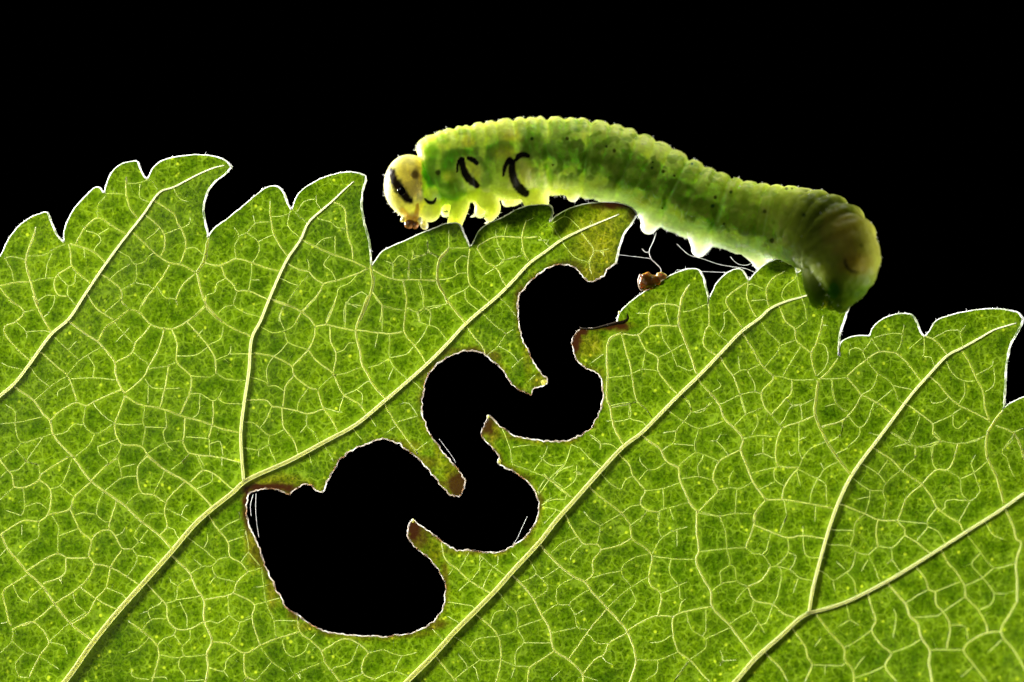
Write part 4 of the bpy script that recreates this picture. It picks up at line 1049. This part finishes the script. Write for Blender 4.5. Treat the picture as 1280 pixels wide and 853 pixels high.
# fine pale air tubes branching over the lower flank
nz4 = np.array([mnoise.noise(Vector((c[0] * 1.9 + 0.5 * c[2], c[1] * 0.8, c[2] * 0.9 - c[0] * 0.6))) for c in co])
nz5 = np.array([mnoise.noise(Vector(c * 2.6 + np.array([40, 3, 8]))) for c in co])
web = np.maximum(1 - np.abs(nz4) / 0.035, 1 - np.abs(nz5) / 0.04)
blend((0.90, 0.97, 0.80), 0.55 * np.clip(web, 0, 1) * smooth(0.15, 0.4, h) * (1 - smooth(0.9, 1.1, h)) * smooth(740, 800, bx) * (1 - smooth(985, 1000, bx)))
# thorax: fresher yellow green with mottles
blend((0.66, 0.76, 0.17), 0.85 * (1 - smooth(620, 700, bx)))
for (x, y, rx, ry, an, st) in [(538, 190, 9, 10, 0, .7), (536, 214, 10, 16, 0, .75), (556, 205, 8, 14, 0, .6), (545, 226, 10, 8, 0, .6), (565, 240, 13, 14, 0, .9), (570, 232, 8, 9, 0, .6), (577, 192, 17, 6, -10, .85), (562, 200, 7, 12, 0, .6), (601, 205, 10, 5, 50, .7), (607, 222, 6, 10, 0, .45),
                               (624, 184, 16, 6, -8, .8), (612, 193, 6, 10, 10, .7), (659, 205, 11, 6, 60, .5), (588, 168, 8, 6, 20, .35), (666, 168, 13, 13, 0, .7), (664, 186, 10, 8, 0, .75), (678, 192, 10, 7, 0, .6), (575, 163, 8, 5, 0, .5), (552, 172, 8, 6, 0, .5),
                               (707, 160, 20, 11, 0, .5), (700, 190, 30, 10, 10, .65), (722, 196, 18, 9, 12, .6), (690, 220, 5, 8, 0, .4), (671, 221, 4, 5, 0, .4), (676, 230, 4, 4, 0, .4)]:
    blend((0.17, 0.45, 0.02), 1.0 * st * blob(x, y, rx, ry, an, soft=0.6, jit=0.6))
for (x, y, rx, ry, st) in [(592, 212, 10, 9, .5), (640, 170, 11, 8, .55), (631, 190, 14, 9, .5), (655, 215, 12, 12, .5), (560, 220, 8, 8, .4), (585, 176, 7, 9, .45)]:
    blend((0.74, 0.66, 0.07), st * blob(x, y, rx, ry, soft=0.5, jit=0.4))
# round pale swellings that carry the comma marks
for (x, y, rx, ry) in [(592, 214, 13, 15), (653, 217, 14, 18)]:
    blend((0.76, 0.80, 0.24), 0.75 * blob(x, y, rx, ry, -20, soft=0.35, jit=0.25))
# gut blobs further back
for (x, y, rx, ry, an, st) in [(755, 175, 26, 13, 20, .45), (765, 205, 34, 16, 24, .75), (742, 200, 16, 12, 0, .6), (800, 214, 26, 16, 26, .8), (812, 232, 22, 10, 30, .75), (776, 225, 20, 8, 20, .5), (846, 240, 22, 14, 30, .7), (872, 258, 26, 12, 30, .75), (898, 270, 20, 11, 20, .8),
                               (930, 280, 24, 10, 24, .75), (952, 288, 18, 8, 20, .7), (860, 214, 20, 10, 30, .4), (934, 242, 20, 8, 8, .55), (916, 252, 12, 8, 10, .4), (850, 224, 12, 16, 0, .35)]:
    blend((0.22, 0.46, 0.03), 0.9 * st * blob(x, y, rx, ry, an, soft=0.35, jit=0.8))
# cloudy mottling of fat body and gut
mo = np.array([mnoise.noise(Vector(c * 2.3 + np.array([3, 60, 8]))) + 0.5 * mnoise.noise(Vector(c * 5.0 + np.array([30, 6, 18]))) for c in co])
reg = smooth(600, 720, bx) * (1 - smooth(0.35, 0.75, h)) * (1 - smooth(985, 1010, bx))
blend((0.11, 0.32, 0.015), 0.62 * smooth(0.05, 0.40, mo) * reg)
blend((0.68, 0.80, 0.16), 0.45 * smooth(0.08, 0.45, -mo) * reg)
blend((0.36, 0.48, 0.035), 0.45 * smooth(830, 930, bx) * (1 - smooth(0.1, 0.5, h)) * (1 - smooth(985, 1010, bx)) * (0.8 + nz1))
# fold lines a little paler
for fx, dep in FOLD[5:26]:
    if dep < 0.9: continue
    i = int(np.argmin(np.abs(dors_x[:-60] - fx)))
    d = np.abs((bx - cl[i, 0]) * T[i, 0] - (by - cl[i, 1]) * T[i, 2])
    blend((0.72, 0.86, 0.34), 0.32 * np.clip(0.8 + 1.2 * nz2, 0, 1.4) * np.exp(-(d / 1.9) ** 2) * (1 - smooth(0.3, 0.8, h)) * (np.abs(bx - cl[i, 0]) < 70) * (bx < 985))
# hind end: olive and tan skin, its weak backlight painted in as darker tones
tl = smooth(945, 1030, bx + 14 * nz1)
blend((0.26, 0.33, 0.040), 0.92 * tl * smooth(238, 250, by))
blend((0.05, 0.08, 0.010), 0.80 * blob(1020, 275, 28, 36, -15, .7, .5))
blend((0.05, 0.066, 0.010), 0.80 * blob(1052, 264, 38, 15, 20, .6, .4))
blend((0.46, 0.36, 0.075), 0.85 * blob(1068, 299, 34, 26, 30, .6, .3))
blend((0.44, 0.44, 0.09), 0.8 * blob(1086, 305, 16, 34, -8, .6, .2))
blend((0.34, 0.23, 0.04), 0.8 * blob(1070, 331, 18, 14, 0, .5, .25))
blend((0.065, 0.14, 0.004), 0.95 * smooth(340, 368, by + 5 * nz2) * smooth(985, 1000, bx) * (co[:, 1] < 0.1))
blend((0.02, 0.06, 0.01), 0.75 * blob(1042, 360, 8, 12, 0, .5, .2))  # shade of the gap between the tail lumps, painted dark
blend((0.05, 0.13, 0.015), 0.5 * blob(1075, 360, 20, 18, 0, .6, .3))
# legs: clear glassy tips
blend((0.50, 0.58, 0.22), 0.6 * smooth(262, 272, by) * (bx > 590) * (bx < 630))
blend((0.40, 0.58, 0.10), 0.6 * smooth(252, 270, by) * (bx > 650) * (bx < 700))
blend((0.44, 0.60, 0.08), 0.7 * smooth(246, 262, by) * (bx > 548) * (bx < 640))
# head
head = blob(514, 233, 37, 42, 0, soft=0.05, jit=0) * (1 - smooth(526, 529, bx + 1.2 * nz3 - np.clip(by - 246, 0, 30) * 0.5))
blend((0.66, 0.58, 0.30), head)
blend((0.66, 0.66, 0.36), 0.55 * head * smooth(236, 262, by))
blend((0.86, 0.84, 0.42), 0.8 * blob(523, 266, 16, 18, 0, .4, .1) * (bx < 546))
blend((0.75, 0.86, 0.30), 0.7 * blob(540, 262, 12, 14, 0, .5, .2))
blend((0.020, 0.011, 0.006), 0.98 * stroke("489,214 493,226 500,237 507,246 513,251", [4.2, 4.6, 5.8, 4.8, 3.2], soft=0.45, jit=0.35))
blend((0.16, 0.07, 0.02), 0.8 * blob(519, 218, 4.5, 6, 10, .5, .3))
blend((0.30, 0.13, 0.05), 0.85 * blob(513, 277, 9, 11, 0, .5, .3))
blend((0.55, 0.30, 0.12), 0.6 * stroke("502,263 506,270 510,280", [3, 5, 6], soft=.5))
blend((0.45, 0.22, 0.08), 0.7 * stroke("522,256 521,266 519,276", [1.5, 2.5, 4], soft=.5))
# black marks
BLK = (0.012, 0.010, 0.008)
for s, w in [("577,200 579,210 583,220 590,227 596,232", [3.4, 3.4, 4.2, 4.6, 3.4]), ("573.5,201 572,207 571.5,215", [1.4, 1.3, .8]), ("579,199 574,201", [1.6, 1.2]), ("586,198 591,200 596,204", [2.2, 3.0, 2.4]),
             ("640,203 640,214 643,226 650,236 657,242", [3.6, 4.0, 4.6, 5.4, 4.4]), ("637,200 632,207 629,220", [3.2, 2.2, .9]), ("640,203 637,200", [3.0, 3.0]), ("645,200 649,195 655,193.5 660,195", [2.0, 3.0, 3.2, 2.4]),
             ("531,249 536,253 542,253 545,248", [1.0, 1.8, 2.0, .9]), ("1056,325 1058,333 1064,339 1073,341", [1.2, 1.6, 1.4, .8])]:
    blend(BLK, 0.98 * stroke(s, w))
for x, y, r in [(547.5, 216, 3.2), (665, 173.5, 2.2), (709, 173.5, 2.2), (758, 183.5, 1.8), (768, 188.5, 2.2), (691, 206.5, 1.2), (815, 210, 2.0), (829, 214.5, 2.2), (843, 220, 1.5), (894, 247, 2.1), (891, 257.5, 2.6), (913.5, 240, 2.0), (956, 264.5, 2.5), (828, 260.5, 1.4),
                (965, 301, 3.2), (865, 205, 1.5), (816, 203, 1.2), (905, 280, 1.6), (1077, 307, 2.0), (1005, 269, 2.6), (983, 236, 2.0), (990, 236, 1.6)]:
    blend((0.03, 0.045, 0.012), 0.9 * blob(x, y, r, r, 0, .35, .15, nz3))
pig = np.where(pig > 0.06, np.clip(pig, 0, 1) ** np.array([0.74, 0.70, 1.05]), pig)
pig *= (1 - 0.35 * smooth(985, 1025, bx))[:, None]  # whole tail darkened again where the backlight is blocked
pig *= (1 + 0.10 * nz3 + 0.06 * nz2)[:, None]
pig = np.clip(pig, 0.004, 0.97)

ev.vertices.foreach_set('co', (co * MM).ravel())
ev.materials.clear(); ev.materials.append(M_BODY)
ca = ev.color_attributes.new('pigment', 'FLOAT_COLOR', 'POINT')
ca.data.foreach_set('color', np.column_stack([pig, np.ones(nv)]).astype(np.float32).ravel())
ev.polygons.foreach_set('use_smooth', [True] * len(ev.polygons))
ev.update()
ev.name = 'body'
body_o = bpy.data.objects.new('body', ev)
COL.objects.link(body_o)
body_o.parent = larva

from mathutils.bvhtree import BVHTree
bvh = BVHTree.FromPolygons([tuple(c) for c in co], [tuple(p.vertices) for p in ev.polygons])
CAMV = Vector((0, -DIST, 0))


def surf(x, y):
    """first point of the larva's near side at this place"""
    tgt = Vector(P(x, y, 0)); d = (tgt - CAMV).normalized()
    hit = bvh.ray_cast(CAMV, d)
    return hit if hit[0] is not None else None


b = Buf()
hit = surf(502.5, 238.5)
b.ball(hit[0] + Vector((0, .03, 0)), (5.8 * PX, 0.10, 6.2 * PX), seg=18, rings=12)
mesh_obj('eye', b.v, b.f, M_EYE, larva)
for (x, y, rx, rz, r_, mt, nm) in [(512, 280, 7, 6, .6, M_JAW, 'mandible'), (519, 281.5, 4.5, 5, -.3, M_JAW, 'mandible'), (530, 281, 5, 7, .5, M_PALP, 'palp'), (525, 276, 3.2, 5.5, .2, M_PALP, 'palp'), (504, 274, 3, 4.5, -.6, M_PALP, 'palp')]:
    b = Buf()
    hh = surf(x, y - 5) or surf(x, y - 10) or surf(x, y - 16)
    yd = (hh[0].y if hh else 0.5)
    Rm = np.array([[math.cos(r_), 0, -math.sin(r_)], [0, 1, 0], [math.sin(r_), 0, math.cos(r_)]])
    b.ball(P(x, y, yd + 0.10), (rx * PX, 6 * PX, rz * PX), Rm, seg=16, rings=12)
    mesh_obj(nm, b.v, b.f, mt, larva)
# leg claws
for (x0, y0, x1, y1) in [(607, 268, 592, 269), (612, 274, 606, 279), (684, 270, 692, 266), (598, 264, 588, 271), (560, 264, 552, 262)]:
    b = Buf()
    t = np.linspace(0, 1, 6)
    path = np.array([P(x0 + (x1 - x0) * a, y0 + (y1 - y0) * a + 2.0 * math.sin(a * 3), .7 if x0 != 598 else 1.35) for a in t])
    b.tube(path, (2.2 * (1 - .85 * t)) * PX, 7)
    mesh_obj('claw', b.v, b.f, M_PALP, larva)
# fine bristles
b = Buf()
vn = np.empty(len(ev.vertices) * 3); ev.vertices.foreach_get('normal', vn); vn = vn.reshape(-1, 3)
sil = np.where((np.abs(vn[:, 1]) < 0.45))[0]
pick = rng.choice(sil, 520, replace=False)
for i in pick:
    hd = bx[i] < 545
    belly = h[i] > 0.7
    if not hd and not belly and random.random() < 0.45: continue
    d = vn[i] + rng.normal(0, .25, 3)
    hair(b, co[i] - vn[i] * 0.01, d, random.uniform(2.0, 4.6 if hd or belly else 3.4) * PX, 0.36 * PX)
tag(mesh_obj('bristles', b.v, b.f, M_HAIR, larva), kind='stuff')

# ------------------------------------------------------------------ crumb on the leaf edge
crumb = bpy.data.objects.new('food_crumb', None)
COL.objects.link(crumb)
crumb.empty_display_size = 0.0005
tag(crumb, 'tiny amber brown crumb stuck on the leaf edge below a silk strand', 'crumb')
cy = relief(815, 362) + 0.02


def lump(x, y, rx, rz, ry, sd, mat, name):
    b = Buf()
    b.ball(P(x, y, cy), (rx * PX, ry, rz * PX), seg=40, rings=24,
           warp=lambda q, d: q * (1 + 0.30 * mnoise.noise(Vector(d * 1.6) + Vector((sd, 0, 0))) + 0.16 * mnoise.noise(Vector(d * 4.0) + Vector((0, sd, 0))) + 0.06 * mnoise.noise(Vector(d * 9.0))))
    return mesh_obj(name, b.v, b.f, mat, crumb)


lump(808, 352, 10.5, 10.5, 0.28, 3.0, M_CRUMB, 'amber_lump')
lump(818, 351, 8, 7, 0.22, 9.0, M_CRUMB, 'amber_lump')
lump(826, 345.5, 6.5, 5.0, 0.18, 15.0, M_CRUMB2, 'pale_lump')
b = Buf()
e = catmull(pts("801,343 798.5,350 799,358 803,364"), 1.5)
b.tube(np.array([P(x, y, cy - 0.1) for x, y in e]), [1.3 * PX * (1 + .5 * mnoise.noise(Vector((x, y, 0)))) for x, y in e], 7)
mesh_obj('rim', b.v, b.f, M_BITE, crumb)


# ------------------------------------------------------------------ silk
def silk(label, strands, w, group=None, y=None):
    b = Buf()
    for s in strands:
        q = catmull(pts(s), 2.0)
        path = np.array([P(a, c, (y if y is not None else 0.35) + 0.05 * mnoise.noise(Vector((a / 9, c / 9, 1)))) for a, c in q])
        r = np.array([w * PX * 0.27 * (1 + 0.55 * mnoise.noise(Vector((a / 4, c / 4, 5)))) for a, c in q])
        b.tube(path, np.maximum(r, .004), 6)
    o = mesh_obj('silk_thread', b.v, b.f, M_SILK, None, origin=b.v[0])
    tag(o, label, 'thread', group)
    return o


silk('kinked white silk strand forking between the larva and the amber crumb', ["820.4,291 817,301 811.5,314.5 814,324 820.5,330 826,336.5 826.5,343", "811.5,315 807,315.5 802.5,311"], 1.15)
silk('fine straight silk thread running from the bitten leaf tip towards the fork', ["772,318.5 785,320 798,321.5 813,323.5"], 0.5)
silk('slack silk thread hanging under the pale prolegs', ["846,305 852,311 862,319 876,323 900,331 915,333.5 932,336 944,341"], 0.8)
silk('silk thread stretched level between two leaf teeth', ["846,337.5 858,338.2 878,339.6 900,340.5 916,341"], 0.7)
silk('curved silk loop beside the third pale proleg', ["913,321 918,327 925,331 934,331.5 940,329"], 0.9)
silk('pair of upright silk fibres inside the widest bite, by its brown edge', ["320,617 319.5,635 320.5,650 323.5,672", "316.5,618 313,632 314,645"], 0.45)
silk('faint slanting silk fibre at the rounded end of the middle bite', ["659,646 652,661 645,676 641,681"], 0.32)
silk('short broken silk fibre near the narrow bitten prong', ["549,549 558,561 566,572 570,579"], 0.32)
